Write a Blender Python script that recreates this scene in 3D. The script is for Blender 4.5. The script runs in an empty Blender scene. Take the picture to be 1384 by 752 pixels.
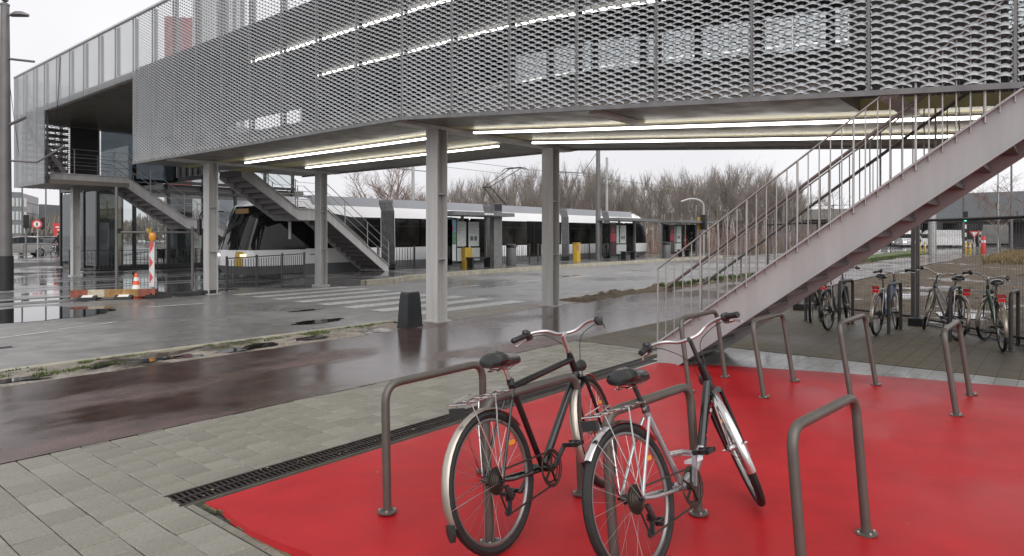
import bpy, math, random
from mathutils import Vector, Matrix
random.seed(7)
R = math.radians
S = bpy.context.scene
COL = S.collection
# ---------------------------------------------------------------- camera
cam = bpy.data.cameras.new("camera"); CAM = bpy.data.objects.new("camera", cam); COL.objects.link(CAM)
YAW = math.atan2(748, 902)
CAM.location = (0, 0, 1.6); CAM.rotation_euler = (R(90), 0, YAW - R(90))
cam.sensor_width = 36; cam.lens = 902 / 1384 * 36; cam.shift_y = -58 / 1384
cam.clip_start = 0.05; cam.clip_end = 3000
S.camera = CAM
# ---------------------------------------------------------------- overcast sky
W = bpy.data.worlds.new("World"); S.world = W; W.use_nodes = True
nt = W.node_tree; nt.nodes.clear()
out = nt.nodes.new("ShaderNodeOutputWorld"); bg = nt.nodes.new("ShaderNodeBackground")
sky = nt.nodes.new("ShaderNodeTexSky"); sky.sky_type = 'NISHITA'; sky.sun_disc = False
SUN_EL, SUN_AZ = 45, 215
sky.sun_elevation = R(SUN_EL); sky.sun_rotation = R(SUN_AZ); sky.dust_density = 6; sky.air_density = .6
hs = nt.nodes.new("ShaderNodeHueSaturation"); hs.inputs['Saturation'].default_value = .25; hs.inputs['Value'].default_value = .085
mx = nt.nodes.new("ShaderNodeMix"); mx.data_type = 'RGBA'; mx.inputs[0].default_value = .88
tc = nt.nodes.new("ShaderNodeTexCoord"); nz = nt.nodes.new("ShaderNodeTexNoise")
nz.inputs['Scale'].default_value = 1.7; nz.inputs['Detail'].default_value = 4
rp = nt.nodes.new("ShaderNodeValToRGB")
rp.color_ramp.elements[0].position = .3; rp.color_ramp.elements[0].color = (.62, .617, .645, 1)
rp.color_ramp.elements[1].position = .75; rp.color_ramp.elements[1].color = (.82, .815, .835, 1)
L = nt.links.new
L(tc.outputs['Generated'], nz.inputs['Vector']); L(nz.outputs['Fac'], rp.inputs[0])
L(sky.outputs[0], hs.inputs['Color']); L(hs.outputs[0], mx.inputs[6]); L(rp.outputs[0], mx.inputs[7])
L(mx.outputs[2], bg.inputs[0]); bg.inputs[1].default_value = 1.08
L(bg.outputs[0], out.inputs[0])
sl = bpy.data.lights.new("sun", 'SUN'); sl.energy = 1.5; sl.angle = R(80); sl.color = (1, .97, .93)
SUN = bpy.data.objects.new("sun", sl); COL.objects.link(SUN)
SUN.rotation_euler = (R(90 - SUN_EL), 0, R(180 - SUN_AZ)); SUN.location = (0, 0, 40)
S.view_settings.view_transform = 'Standard'; S.view_settings.look = 'None'
S.view_settings.exposure = 0.4; S.view_settings.gamma = 1
S.render.engine = 'CYCLES'
S.cycles.max_bounces = 8; S.cycles.transparent_max_bounces = 16
# ---------------------------------------------------------------- materials
MT = {}
def mat(name, c, rough=.5, metal=0., var=.18, scale=6., bump=0., bscale=80., rvar=0., spec=.5, emit=0., alpha=1., c2=None, detail=5., trans=0., coat=0., stretch=None):
    m = bpy.data.materials.new(name); m.use_nodes = True; t = m.node_tree; n = t.nodes; b = n['Principled BSDF']
    co = n.new('ShaderNodeTexCoord'); no = n.new('ShaderNodeTexNoise')
    no.inputs['Scale'].default_value = scale; no.inputs['Detail'].default_value = detail
    mpn = n.new('ShaderNodeMapping'); mpn.inputs['Scale'].default_value = stretch or (1, 1, 1); t.links.new(co.outputs['Object'], mpn.inputs[0]); t.links.new(mpn.outputs[0], no.inputs['Vector'])
    r = n.new('ShaderNodeValToRGB'); e = r.color_ramp.elements
    e[0].position = .3; e[1].position = .72
    lo = tuple(max(0, x * (1 - var)) for x in c); hi = tuple(min(1, x * (1 + var)) for x in c) if c2 is None else c2
    e[0].color = (*lo, 1); e[1].color = (*hi, 1)
    t.links.new(no.outputs['Fac'], r.inputs[0]); t.links.new(r.outputs[0], b.inputs['Base Color'])
    b.inputs['Roughness'].default_value = rough; b.inputs['Metallic'].default_value = metal
    b.inputs['Specular IOR Level'].default_value = spec; b.inputs['Coat Weight'].default_value = coat
    b.inputs['Transmission Weight'].default_value = trans
    if rvar:
        mr = n.new('ShaderNodeMapRange'); mr.inputs['To Min'].default_value = max(.02, rough - rvar); mr.inputs['To Max'].default_value = min(1, rough + rvar)
        n2 = n.new('ShaderNodeTexNoise'); n2.inputs['Scale'].default_value = scale * 2.3; n2.inputs['Detail'].default_value = 4
        t.links.new(co.outputs['Object'], n2.inputs['Vector'])
        t.links.new(n2.outputs['Fac'], mr.inputs['Value']); mr.inputs['From Min'].default_value = .3; mr.inputs['From Max'].default_value = .7
        t.links.new(mr.outputs[0], b.inputs['Roughness'])
    if bump:
        nb = n.new('ShaderNodeTexNoise'); nb.inputs['Scale'].default_value = bscale; nb.inputs['Detail'].default_value = 3
        t.links.new(co.outputs['Object'], nb.inputs['Vector'])
        bp = n.new('ShaderNodeBump'); bp.inputs['Strength'].default_value = bump; bp.inputs['Distance'].default_value = .02
        t.links.new(nb.outputs['Fac'], bp.inputs['Height']); t.links.new(bp.outputs[0], b.inputs['Normal'])
    if emit:
        t.links.new(r.outputs[0], b.inputs['Emission Color']); b.inputs['Emission Strength'].default_value = emit
    if alpha < 1: b.inputs['Alpha'].default_value = alpha
    MT[name] = m
    return m
def wet(name, dry, damp, r_dry, r_wet, mscale, thr, bump=.15, bscale=120., stretch=(1, 1, 1), soft=.08, spec=.5, mottled=.2):
    """rain-wet ground: noise-shaped wet film, darker and glossier than the damp surface around it"""
    m = bpy.data.materials.new(name); m.use_nodes = True; t = m.node_tree; n = t.nodes; b = n['Principled BSDF']; K = t.links.new
    co = n.new('ShaderNodeTexCoord'); mp = n.new('ShaderNodeMapping'); mp.inputs['Scale'].default_value = stretch
    K(co.outputs['Object'], mp.inputs[0])
    no = n.new('ShaderNodeTexNoise'); no.inputs['Scale'].default_value = mscale; no.inputs['Detail'].default_value = 5; no.inputs['Roughness'].default_value = .55
    K(mp.outputs[0], no.inputs['Vector'])
    ms = n.new('ShaderNodeMapRange'); ms.interpolation_type = 'SMOOTHSTEP'; ms.inputs['From Min'].default_value = thr - soft; ms.inputs['From Max'].default_value = thr + soft
    K(no.outputs['Fac'], ms.inputs['Value'])
    fine = n.new('ShaderNodeTexNoise'); fine.inputs['Scale'].default_value = bscale; fine.inputs['Detail'].default_value = 4
    K(co.outputs['Object'], fine.inputs['Vector'])
    mid = n.new('ShaderNodeTexNoise'); mid.inputs['Scale'].default_value = 3.1; mid.inputs['Detail'].default_value = 6
    K(co.outputs['Object'], mid.inputs['Vector'])
    cm = n.new('ShaderNodeMix'); cm.data_type = 'RGBA'; cm.inputs[6].default_value = (*dry, 1); cm.inputs[7].default_value = (*damp, 1)
    K(ms.outputs[0], cm.inputs[0])
    ad = n.new('ShaderNodeMath'); ad.operation = 'MULTIPLY'; K(fine.outputs['Fac'], ad.inputs[0]); K(mid.outputs['Fac'], ad.inputs[1])
    mm = n.new('ShaderNodeMapRange'); mm.inputs['From Min'].default_value = .1; mm.inputs['From Max'].default_value = .42
    mm.inputs['To Min'].default_value = 1 - mottled * 1.6; mm.inputs['To Max'].default_value = 1 + mottled * 1.6; K(ad.outputs[0], mm.inputs['Value'])
    vm = n.new('ShaderNodeVectorMath'); vm.operation = 'SCALE'; K(cm.outputs[2], vm.inputs[0]); K(mm.outputs[0], vm.inputs['Scale'])
    K(vm.outputs[0], b.inputs['Base Color'])
    rr = n.new('ShaderNodeMapRange'); rr.inputs['To Min'].default_value = r_dry; rr.inputs['To Max'].default_value = r_wet; K(ms.outputs[0], rr.inputs['Value'])
    K(rr.outputs[0], b.inputs['Roughness']); b.inputs['Specular IOR Level'].default_value = spec
    bs = n.new('ShaderNodeMapRange'); bs.inputs['To Min'].default_value = bump; bs.inputs['To Max'].default_value = bump * .12; K(ms.outputs[0], bs.inputs['Value'])
    bp = n.new('ShaderNodeBump'); bp.inputs['Distance'].default_value = .01; K(bs.outputs[0], bp.inputs['Strength']); K(fine.outputs['Fac'], bp.inputs['Height'])
    K(bp.outputs[0], b.inputs['Normal'])
    MT[name] = m
    return m
wet('asphalt', (.215, .212, .205), (.165, .163, .16), .55, .25, .22, .5, bump=.25, bscale=90)
wet('plaza', (.15, .147, .142), (.10, .099, .098), .30, .05, .3, .46, bump=.12, bscale=60)
wet('maroon', (.098, .062, .055), (.055, .034, .028), .36, .10, .55, .45, bump=.75, bscale=75, stretch=(.6, 1.2, 1), mottled=.35)
wet('red_paint', (.385, .014, .018), (.36, .012, .016), .46, .36, .5, .5, bump=.3, bscale=130, stretch=(.7, 1.4, 1), mottled=.12, spec=.22)
wet('paver', (.225, .216, .18), (.16, .153, .125), .55, .36, .7, .5, bump=.12, bscale=70, mottled=.22)
wet('paver_pale', (.25, .24, .205), (.19, .18, .15), .55, .34, .8, .5, bump=.12, bscale=70, mottled=.2)
wet('paver_dark', (.20, .19, .16), (.145, .138, .112), .55, .38, .8, .5, bump=.12, bscale=70, mottled=.22)
wet('dirt', (.098, .075, .052), (.048, .037, .027), .85, .14, .45, .60, bump=.9, bscale=14, soft=.04, mottled=.35, spec=.2)
wet('verge_dirt', (.22, .195, .165), (.085, .07, .055), .8, .14, .8, .55, bump=.8, bscale=22, soft=.05, mottled=.3)
wet('platform', (.15, .145, .14), (.10, .098, .095), .35, .1, .35, .5, bump=.12)
mat('joint', (.10, .092, .075), .8, bump=.3)
mat('moss', (.10, .095, .05), .9, var=.5, scale=25, bump=.5)
mat('kerb', (.33, .31, .24), .55, var=.2, scale=5, bump=.2)
mat('kerb_yellow', (.37, .345, .27), .5, var=.25, scale=3, bump=.2)
mat('line', (.52, .52, .50), .45, var=.3, scale=9, rvar=.15)
mat('grass', (.075, .105, .026), .8, var=.5, scale=1.5)
mat('dry_grass', (.22, .16, .075), .85, var=.35, scale=4)
mat('water', (.02, .019, .018), .02, var=.3)
mat('galv', (.40, .405, .405), .42, metal=.55, var=.12, scale=3, rvar=.1)
mat('mesh_metal', (.46, .475, .49), .42, metal=.2, var=.08, scale=2.5, rvar=.1)
mat('seam', (.20, .20, .20), .5, metal=.4)
mat('steel_paint', (.47, .465, .455), .38, var=.12, scale=1.5, rvar=.1, stretch=(6, 6, .45))
mat('stair_paint', (.37, .37, .37), .36, var=.09, scale=1.2, rvar=.1, stretch=(5, 5, .6))
mat('rail_paint', (.36, .35, .335), .4, metal=.35, var=.1, scale=4)
mat('handrail', (.18, .165, .155), .35, metal=.4)
mat('tread', (.13, .115, .115), .5, var=.15)
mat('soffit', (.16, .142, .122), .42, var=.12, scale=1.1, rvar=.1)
mat('glow_yellow', (.42, .375, .16), .4, var=.1, scale=.9)  # yellow that carries the glow of light in its base colour
mat('dark_wall', (.045, .045, .048), .6, var=.25, scale=2)
mat('interior_wall', (.11, .105, .10), .6, var=.3, scale=1)
mat('concrete', (.26, .255, .245), .7, var=.18, scale=1.2, bump=.2)
mat('concrete_dark', (.14, .138, .135), .75, var=.2, scale=.5)
mat('tube_light', (1, .97, .9), .4, var=0, emit=4.5)
mat('tube_light_in', (1, .96, .88), .4, var=0, emit=3.5)
mat('rack', (.115, .104, .092), .38, metal=.35, var=.1, scale=9, rvar=.06)
mat('rack_back', (.075, .072, .07), .42, metal=.3)
mat('bolt', (.42, .40, .38), .35, metal=.8)
mat('grate', (.045, .038, .035), .45, metal=.6, var=.35, scale=12)
mat('black_paint', (.006, .006, .007), .2, var=.2, coat=.3)
mat('silver_paint', (.42, .42, .435), .25, metal=.7, var=.06, coat=.4)
mat('tyre', (.011, .011, .011), .6, var=.3, scale=20, bump=.3, bscale=200)
mat('rim', (.30, .295, .29), .3, metal=.85, var=.15)
mat('chrome', (.62, .60, .585), .16, metal=1, var=.06)
mat('dull_alloy', (.50, .49, .49), .32, metal=.9, var=.12)
mat('champagne', (.46, .415, .36), .3, metal=.8, var=.1)
mat('rubber', (.016, .016, .017), .45, var=.3, scale=30)
mat('saddle', (.013, .013, .013), .26, var=.3, coat=.35)
mat('red_plastic', (.42, .02, .025), .3, var=.1)
mat('lens_red', (.5, .01, .015), .15, emit=.15)
mat('lens_amber', (.7, .28, .03), .2)
mat('spoke', (.42, .41, .40), .3, metal=.9)
mat('chain', (.07, .06, .05), .45, metal=.7)
mat('decal_red', (.5, .03, .06), .35); mat('decal_white', (.75, .73, .75), .4)
mat('green_frame', (.02, .06, .035), .25, coat=.4); mat('blue_frame', (.10, .15, .25), .25, coat=.4); mat('grey_frame', (.13, .135, .14), .3, coat=.3)
mat('tram_white', (.82, .82, .83), .22, var=.04, scale=.6, coat=.3, rvar=.05)
mat('tram_grey', (.32, .33, .355), .35, var=.06, scale=.6)
mat('tram_skirt', (.135, .14, .145), .4, var=.15, scale=1.5)
mat('tram_glass', (.008, .008, .009), .06, var=.3, scale=.5, spec=.35)
mat('tram_glass_inside', (.022, .021, .02), .08, var=.9, scale=.8, spec=.35, detail=2)
mat('screen_glass', (.012, .012, .013), .05, var=.3, spec=.45); mat('bellows', (.10, .10, .105), .6, var=.3)
mat('yellow', (.52, .34, .04), .35, var=.1)
mat('amber_led', (.22, .12, .03), .4, emit=.08, var=.5, scale=14)
mat('warm_lamp', (1, .85, .55), .3, emit=.8, var=0)
mat('white_lamp', (1, .97, .93), .3, emit=3, var=0)
mat('red_lamp', (1, .05, .05), .3, emit=2.5, var=0)
mat('green_lamp', (.1, 1, .6), .3, emit=4, var=0)
mat('black_part', (.022, .022, .024), .4, var=.2)
mat('bollard', (.013, .015, .017), .38, var=.25, scale=5, rvar=.1)
mat('bin', (.115, .115, .118), .4, var=.15)
mat('poster', (.50, .53, .52), .4, var=.1, scale=8)
mat('paper_grey', (.36, .37, .36), .5, var=.25, scale=30)
mat('poster_blue', (.16, .34, .50), .4, var=.35, scale=3); mat('poster_red', (.55, .05, .09), .4); mat('poster_dark', (.10, .04, .04), .4, var=.5, scale=6); mat('poster_green', (.10, .22, .12), .4, var=.4, scale=5)
mat('purple', (.20, .10, .28), .4); mat('sign_red', (.62, .05, .05), .35, var=.08); mat('sign_white', (.72, .72, .70), .4, var=.08)
mat('brick_red', (.25, .07, .045), .6, var=.3, scale=9); mat('cone', (.75, .10, .03), .45, var=.1); mat('wood_block', (.34, .20, .075), .7, var=.4, scale=7); mat('cream_block', (.48, .42, .32), .7, var=.3, scale=7); mat('foot_rubber', (.03, .03, .03), .6, var=.4)
mat('bark', (.17, .145, .125), .9, var=.35, scale=4); mat('bark_pale', (.40, .38, .36), .85, var=.4, scale=3); mat('twig', (.23, .17, .145), .9, var=.3); mat('twig_grey', (.215, .185, .162), .9, var=.3)
mat('hill', (.075, .085, .06), .95, var=.5, scale=.12, bump=.6, bscale=1)
mat('office_white', (.46, .46, .47), .5, var=.06, scale=.1); mat('office_grey', (.17, .18, .19), .5); mat('office_glass', (.06, .075, .09), .1, var=.4, scale=.3)
mat('red_brick', (.32, .10, .10), .7, var=.15, scale=.3); mat('pale_tower', (.5, .5, .5), .6)
mat('car_silver', (.36, .36, .35), .25, metal=.5, coat=.5, var=.05); mat('car_dark', (.03, .033, .04), .2, coat=.6); mat('car_white', (.6, .6, .6), .25, coat=.5); mat('car_red', (.25, .02, .03), .25, coat=.5); mat('car_glass', (.03, .034, .038), .06, var=.3); mat('van_blue', (.12, .25, .5), .3)
mat('pole', (.16, .15, .15), .45, metal=.3, var=.15, scale=2); mat('pole_black', (.02, .02, .022), .5)
mat('jacket', (.018, .018, .022), .8); mat('trousers', (.03, .032, .045), .85); mat('skin', (.45, .28, .21), .5); mat('hair', (.03, .02, .015), .8)
def glass(name, tint, alpha):
    m = bpy.data.materials.new(name); m.use_nodes = True; t = m.node_tree; n = t.nodes; n.remove(n['Principled BSDF']); o = n['Material Output']
    g = n.new('ShaderNodeBsdfGlossy'); g.inputs['Roughness'].default_value = .03; g.inputs['Color'].default_value = (.9, .92, .93, 1)
    tr = n.new('ShaderNodeBsdfTransparent'); tr.inputs['Color'].default_value = (*tint, 1)
    f = n.new('ShaderNodeFresnel'); f.inputs['IOR'].default_value = 1.5
    a = n.new('ShaderNodeMath'); a.operation = 'ADD'; a.inputs[1].default_value = alpha; t.links.new(f.outputs[0], a.inputs[0])
    x = n.new('ShaderNodeMixShader'); t.links.new(a.outputs[0], x.inputs[0]); t.links.new(tr.outputs[0], x.inputs[1]); t.links.new(g.outputs[0], x.inputs[2]); t.links.new(x.outputs[0], o.inputs[0]); MT[name] = m
glass('glass', (.84, .87, .87), .02); glass('glass_dark', (.32, .34, .36), .05)
def brickmat(name, c1, c2, mortar, sx, sy, rough):
    m = bpy.data.materials.new(name); m.use_nodes = True; t = m.node_tree; n = t.nodes; b = n['Principled BSDF']; K = t.links.new
    co = n.new('ShaderNodeTexCoord'); bt = n.new('ShaderNodeTexBrick'); K(co.outputs['Object'], bt.inputs[0])
    bt.inputs['Scale'].default_value = 1; bt.inputs['Brick Width'].default_value = sx; bt.inputs['Row Height'].default_value = sy
    bt.inputs['Mortar Size'].default_value = .005; bt.inputs['Color1'].default_value = (*c1, 1); bt.inputs['Color2'].default_value = (*c2, 1); bt.inputs['Mortar'].default_value = (*mortar, 1)
    no = n.new('ShaderNodeTexNoise'); no.inputs['Scale'].default_value = .9; no.inputs['Detail'].default_value = 6; K(co.outputs['Object'], no.inputs['Vector'])
    mr = n.new('ShaderNodeMapRange'); mr.inputs['From Min'].default_value = .35; mr.inputs['From Max'].default_value = .65; mr.inputs['To Min'].default_value = .7; mr.inputs['To Max'].default_value = 1.25; K(no.outputs['Fac'], mr.inputs['Value'])
    vm = n.new('ShaderNodeVectorMath'); vm.operation = 'SCALE'; K(bt.outputs['Color'], vm.inputs[0]); K(mr.outputs[0], vm.inputs['Scale']); K(vm.outputs[0], b.inputs['Base Color'])
    r2 = n.new('ShaderNodeMapRange'); r2.inputs['From Min'].default_value = .35; r2.inputs['From Max'].default_value = .65; r2.inputs['To Min'].default_value = rough[0]; r2.inputs['To Max'].default_value = rough[1]; K(no.outputs['Fac'], r2.inputs['Value']); K(r2.outputs[0], b.inputs['Roughness'])
    bp = n.new('ShaderNodeBump'); bp.inputs['Strength'].default_value = .6; bp.inputs['Distance'].default_value = .006; bp.invert = True; K(bt.outputs['Fac'], bp.inputs['Height']); K(bp.outputs[0], b.inputs['Normal'])
    MT[name] = m
brickmat('brick_brown', (.15, .128, .085), (.115, .098, .066), (.06, .052, .038), .1, .2, (.5, .8))
brickmat('brick_grey', (.26, .26, .25), (.20, .20, .195), (.10, .095, .09), .3, .2, (.15, .4))
brickmat('slab_tan', (.24, .20, .15), (.20, .17, .13), (.09, .075, .055), .3, .3, (.35, .6))
# ---------------------------------------------------------------- mesh builder
class MB:
    def __init__(s, M=None): s.v = []; s.f = []; s.M = M
    def add(s, vs, fs):
        o = len(s.v); s.v += [tuple(x) for x in vs]; s.f += [tuple(i + o for i in f) for f in fs]; return s
    def box(s, a, b):
        (x0, y0, z0), (x1, y1, z1) = a, b
        return s.add([(x0, y0, z0), (x1, y0, z0), (x1, y1, z0), (x0, y1, z0), (x0, y0, z1), (x1, y0, z1), (x1, y1, z1), (x0, y1, z1)],
                     [(0, 3, 2, 1), (4, 5, 6, 7), (0, 1, 5, 4), (1, 2, 6, 5), (2, 3, 7, 6), (3, 0, 4, 7)])
    def boxc(s, c, d): return s.box([c[i] - d[i] / 2 for i in range(3)], [c[i] + d[i] / 2 for i in range(3)])
    def beam(s, p, q, w, h, up=(0, 0, 1)):
        p = Vector(p); q = Vector(q); d = (q - p).normalized(); u = Vector(up); sd = d.cross(u)
        if sd.length < 1e-5: sd = d.cross(Vector((1, 0, 0)))
        sd.normalize(); u = sd.cross(d)
        c = [(-w / 2, -h / 2), (w / 2, -h / 2), (w / 2, h / 2), (-w / 2, h / 2)]
        return s.add([e + sd * a + u * b for e in (p, q) for a, b in c], [(0, 1, 2, 3), (7, 6, 5, 4), (0, 4, 5, 1), (1, 5, 6, 2), (2, 6, 7, 3), (3, 7, 4, 0)])
    def tube(s, pts, r, n=8, closed=False, caps=True):
        pts = [Vector(p) for p in pts]; N = len(pts); rs = r if isinstance(r, (list, tuple)) else [r] * N
        def tan(i):
            a = pts[(i - 1) % N] if closed or i > 0 else pts[i]; b = pts[(i + 1) % N] if closed or i < N - 1 else pts[i]
            return (b - a).normalized()
        t = tan(0); u = t.cross(Vector((0, 0, 1)))
        if u.length < .05: u = t.cross(Vector((0, 1, 0)))
        u.normalize(); vs = []
        for i in range(N):
            t = tan(i); u = (u - t * u.dot(t)).normalized(); w = t.cross(u)
            for k in range(n):
                a = 2 * math.pi * k / n; vs.append(pts[i] + (u * math.cos(a) + w * math.sin(a)) * rs[i])
        fs = []
        for i in range(N if closed else N - 1):
            j = (i + 1) % N
            for k in range(n): fs.append((i * n + k, i * n + (k + 1) % n, j * n + (k + 1) % n, j * n + k))
        if caps and not closed: fs += [tuple(range(n - 1, -1, -1)), tuple((N - 1) * n + k for k in range(n))]
        return s.add(vs, fs)
    def prism(s, poly, ax, lo, hi):
        n = len(poly)
        def P(a, b, c): return {'x': (c, a, b), 'y': (a, c, b), 'z': (a, b, c)}[ax]
        return s.add([P(a, b, lo) for a, b in poly] + [P(a, b, hi) for a, b in poly],
                     [tuple(range(n - 1, -1, -1)), tuple(range(n, 2 * n))] + [(i, (i + 1) % n, n + (i + 1) % n, n + i) for i in range(n)])
    def ring(s, c, R0, r, axis='y', n=32, m=8, sx=1.):
        vs = []
        for i in range(n):
            a = 2 * math.pi * i / n; ca, sa = math.cos(a), math.sin(a)
            for k in range(m):
                b = 2 * math.pi * k / m; rr = R0 + r * math.cos(b); z = r * math.sin(b) * sx
                p = (rr * ca, z, rr * sa) if axis == 'y' else ((rr * ca, rr * sa, z) if axis == 'z' else (z, rr * ca, rr * sa))
                vs.append((c[0] + p[0], c[1] + p[1], c[2] + p[2]))
        return s.add(vs, [(i * m + k, i * m + (k + 1) % m, ((i + 1) % n) * m + (k + 1) % m, ((i + 1) % n) * m + k) for i in range(n) for k in range(m)])
    def lathe(s, prof, c=(0, 0, 0), n=16, ax='z'):
        vs = []
        for r, z in prof:
            for k in range(n):
                a = 2 * math.pi * k / n; x, y = r * math.cos(a), r * math.sin(a)
                p = (x, y, z) if ax == 'z' else ((x, z, y) if ax == 'y' else (z, x, y)); vs.append([c[i] + p[i] for i in range(3)])
        N = len(prof)
        return s.add(vs, [(i * n + k, i * n + (k + 1) % n, (i + 1) * n + (k + 1) % n, (i + 1) * n + k) for i in range(N - 1) for k in range(n)] + [tuple(range(n - 1, -1, -1)), tuple((N - 1) * n + k for k in range(n))])
    def quad(s, a, b, c, d): return s.add([a, b, c, d], [(0, 1, 2, 3)])
    def poly(s, pts): return s.add(pts, [tuple(range(len(pts)))])
    def loft(s, secs, caps=True):
        n = len(secs[0]); vs = [p for q in secs for p in q]
        fs = [(i * n + k, i * n + (k + 1) % n, (i + 1) * n + (k + 1) % n, (i + 1) * n + k) for i in range(len(secs) - 1) for k in range(n)]
        if caps: fs += [tuple(range(n - 1, -1, -1)), tuple((len(secs) - 1) * n + k for k in range(n))]
        return s.add(vs, fs)
    def mesh(s, name, m, smooth=False):
        me = bpy.data.meshes.new(name); vs = s.v if s.M is None else [tuple(s.M @ Vector(p)) for p in s.v]
        me.from_pydata(vs, [], s.f); me.materials.append(MT[m]); me.update()
        import bmesh
        b = bmesh.new(); b.from_mesh(me); (bmesh.ops.remove_doubles(b, verts=b.verts, dist=1e-5) if smooth else None); bmesh.ops.recalc_face_normals(b, faces=b.faces); b.to_mesh(me); b.free()
        if smooth: me.polygons.foreach_set('use_smooth', [True] * len(me.polygons)); me.set_sharp_from_angle(angle=R(40))
        return me
    def build(s, name, m, parent=None, smooth=False):
        return put(name, s.mesh(name, m, smooth), parent)
def put(name, me, parent=None, loc=None, rot=None):
    o = bpy.data.objects.new(name, me); COL.objects.link(o)
    if parent is not None: o.parent = parent
    if loc is not None: o.location = loc
    if rot is not None: o.rotation_euler = rot
    return o
def tag(o, label=None, cat=None, group=None, kind=None):
    if label: o['label'] = label
    if cat: o['category'] = cat
    if group: o['group'] = group
    if kind: o['kind'] = kind
    return o
def empty(name, loc, label, cat, group=None, rz=0, rot=None):
    o = bpy.data.objects.new(name, None); COL.objects.link(o); o.location = loc; o.rotation_euler = rot or (0, 0, rz); o.empty_display_size = .2
    return tag(o, label, cat, group)
def WM(root): return Matrix.Translation(-Vector(root.location))     # parts written in world coordinates under an unrotated root
def struct(name, mb, m, smooth=False):
    o = mb.build(name, m, None, smooth); me = o.data
    if sum(p.normal.z * p.area for p in me.polygons) < -1e-3: me.flip_normals()      # ground sheets face up
    return tag(o, kind='structure')
def copy_tree(o, parent=None):
    c = o.copy(); COL.objects.link(c)
    if parent is not None: c.parent = parent
    for ch in list(o.children): copy_tree(ch, c)
    return c
def rnd(a, b): return random.uniform(a, b)
def arc(c, r, a0, a1, n, plane='xz', other=0):
    o = []
    for i in range(n + 1):
        a = a0 + (a1 - a0) * i / n; p, q = c[0] + r * math.cos(a), c[1] + r * math.sin(a)
        o.append((p, other, q) if plane == 'xz' else ((other, p, q) if plane == 'yz' else (p, q, other)))
    return o
def rounded(pts, r, n=5):
    """polyline with its corners rounded"""
    pts = [Vector(p) for p in pts]; o = [pts[0]]
    for i in range(1, len(pts) - 1):
        a = (pts[i - 1] - pts[i]); b = (pts[i + 1] - pts[i]); k = min(r, a.length * .48, b.length * .48)
        p0 = pts[i] + a.normalized() * k; p2 = pts[i] + b.normalized() * k
        for j in range(n + 1):
            t = j / n; o.append(p0 * (1 - t) ** 2 + pts[i] * 2 * t * (1 - t) + p2 * t * t)
    o.append(pts[-1]); return o
# ================================================================ THE SETTING
from mathutils import noise as mnoise
struct('ground', MB().quad((-900, -900, -.03), (1500, -900, -.03), (1500, 1500, -.03), (-900, 1500, -.03)), 'plaza')
road = struct('road', MB().poly([(-60, 9.7, 0), (62, 9.7, 0), (70, 14, 0), (70, 19.5, 0), (20, 18.5, 0), (16.2, 18, 0), (13.6, 17.1, 0), (9.5, 18.1, 0), (-60, 18.4, 0)]), 'asphalt')
struct('cycle_path', MB().poly([(-60, 5.73, .002), (46, 5.73, .002), (62, 4.6, .002), (75, 4.6, .002), (75, 8.6, .002), (60, 9.0, .002), (13, 8.93, .002), (8.2, 8.86, .002), (6.8, 8.62, .002), (-60, 8.6, .002)]), 'maroon')
# road kerb strip, flush
kb = struct('kerb_line', MB().box((-60, 9.56, -.03), (8.1, 9.70, .012)).box((13.2, 9.56, -.03), (60, 9.70, .03)), 'kerb')
# concrete apron between the column feet
struct('apron', MB().poly([(8.1, 8.87, .004), (13.2, 8.87, .004), (13.2, 9.69, .004), (8.1, 9.69, .004)]), 'slab_tan')
def bumpy(name, x0, x1, y0, y1, nx, ny, h, m, freq=2., inside=None, base=0., seed=0, low=None):
    mb = MB(); vs = []
    for j in range(ny + 1):
        for i in range(nx + 1):
            x = x0 + (x1 - x0) * i / nx; y = y0 + (y1 - y0) * j / ny
            e = min(1, min(i, nx - i, j, ny - j) / 1.5)
            z = base + h * e * (.45 + .9 * mnoise.noise(Vector((x * freq, y * freq, seed))) + .35 * mnoise.noise(Vector((x * freq * 3, y * freq * 3, seed + 3))))
            if low and low(x, y): z = -.012
            vs.append((x, y, z))
    fs = [(j * (nx + 1) + i, j * (nx + 1) + i + 1, (j + 1) * (nx + 1) + i + 1, (j + 1) * (nx + 1) + i) for j in range(ny) for i in range(nx)]
    if inside: fs = [f for f in fs if inside(sum(vs[k][0] for k in f) / 4, sum(vs[k][1] for k in f) / 4)]
    mb.add(vs, fs); return struct(name, mb, m, True)
bumpy('verge', -14, 8.08, 8.56, 9.55, 300, 18, .05, 'verge_dirt', 2.2, base=-.016, seed=2)
bumpy('verge', 13.2, 45, 8.95, 9.55, 260, 12, .12, 'dirt', 2.6, base=.0, seed=5)
FEN = [(26.0, 9.4), (16.6, 5.6), (15.2, 4.5), (14.0, 2.13), (13.05, 1.25), (12.0, .42), (10.2, -1.1), (6, -4.6)]
def fence_x(y):
    for (xa, ya), (xb, yb) in zip(FEN, FEN[1:]):
        if yb <= y <= ya: return xb + (xa - xb) * (y - yb) / (ya - yb)
    return 10
bumpy('field', 6, 64, -34, 5.72, 300, 200, .10, 'dirt', .9, inside=lambda x, y: x > fence_x(y) - .6, base=-.02, seed=9, low=lambda x, y: x < fence_x(y) + .15)
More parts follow.
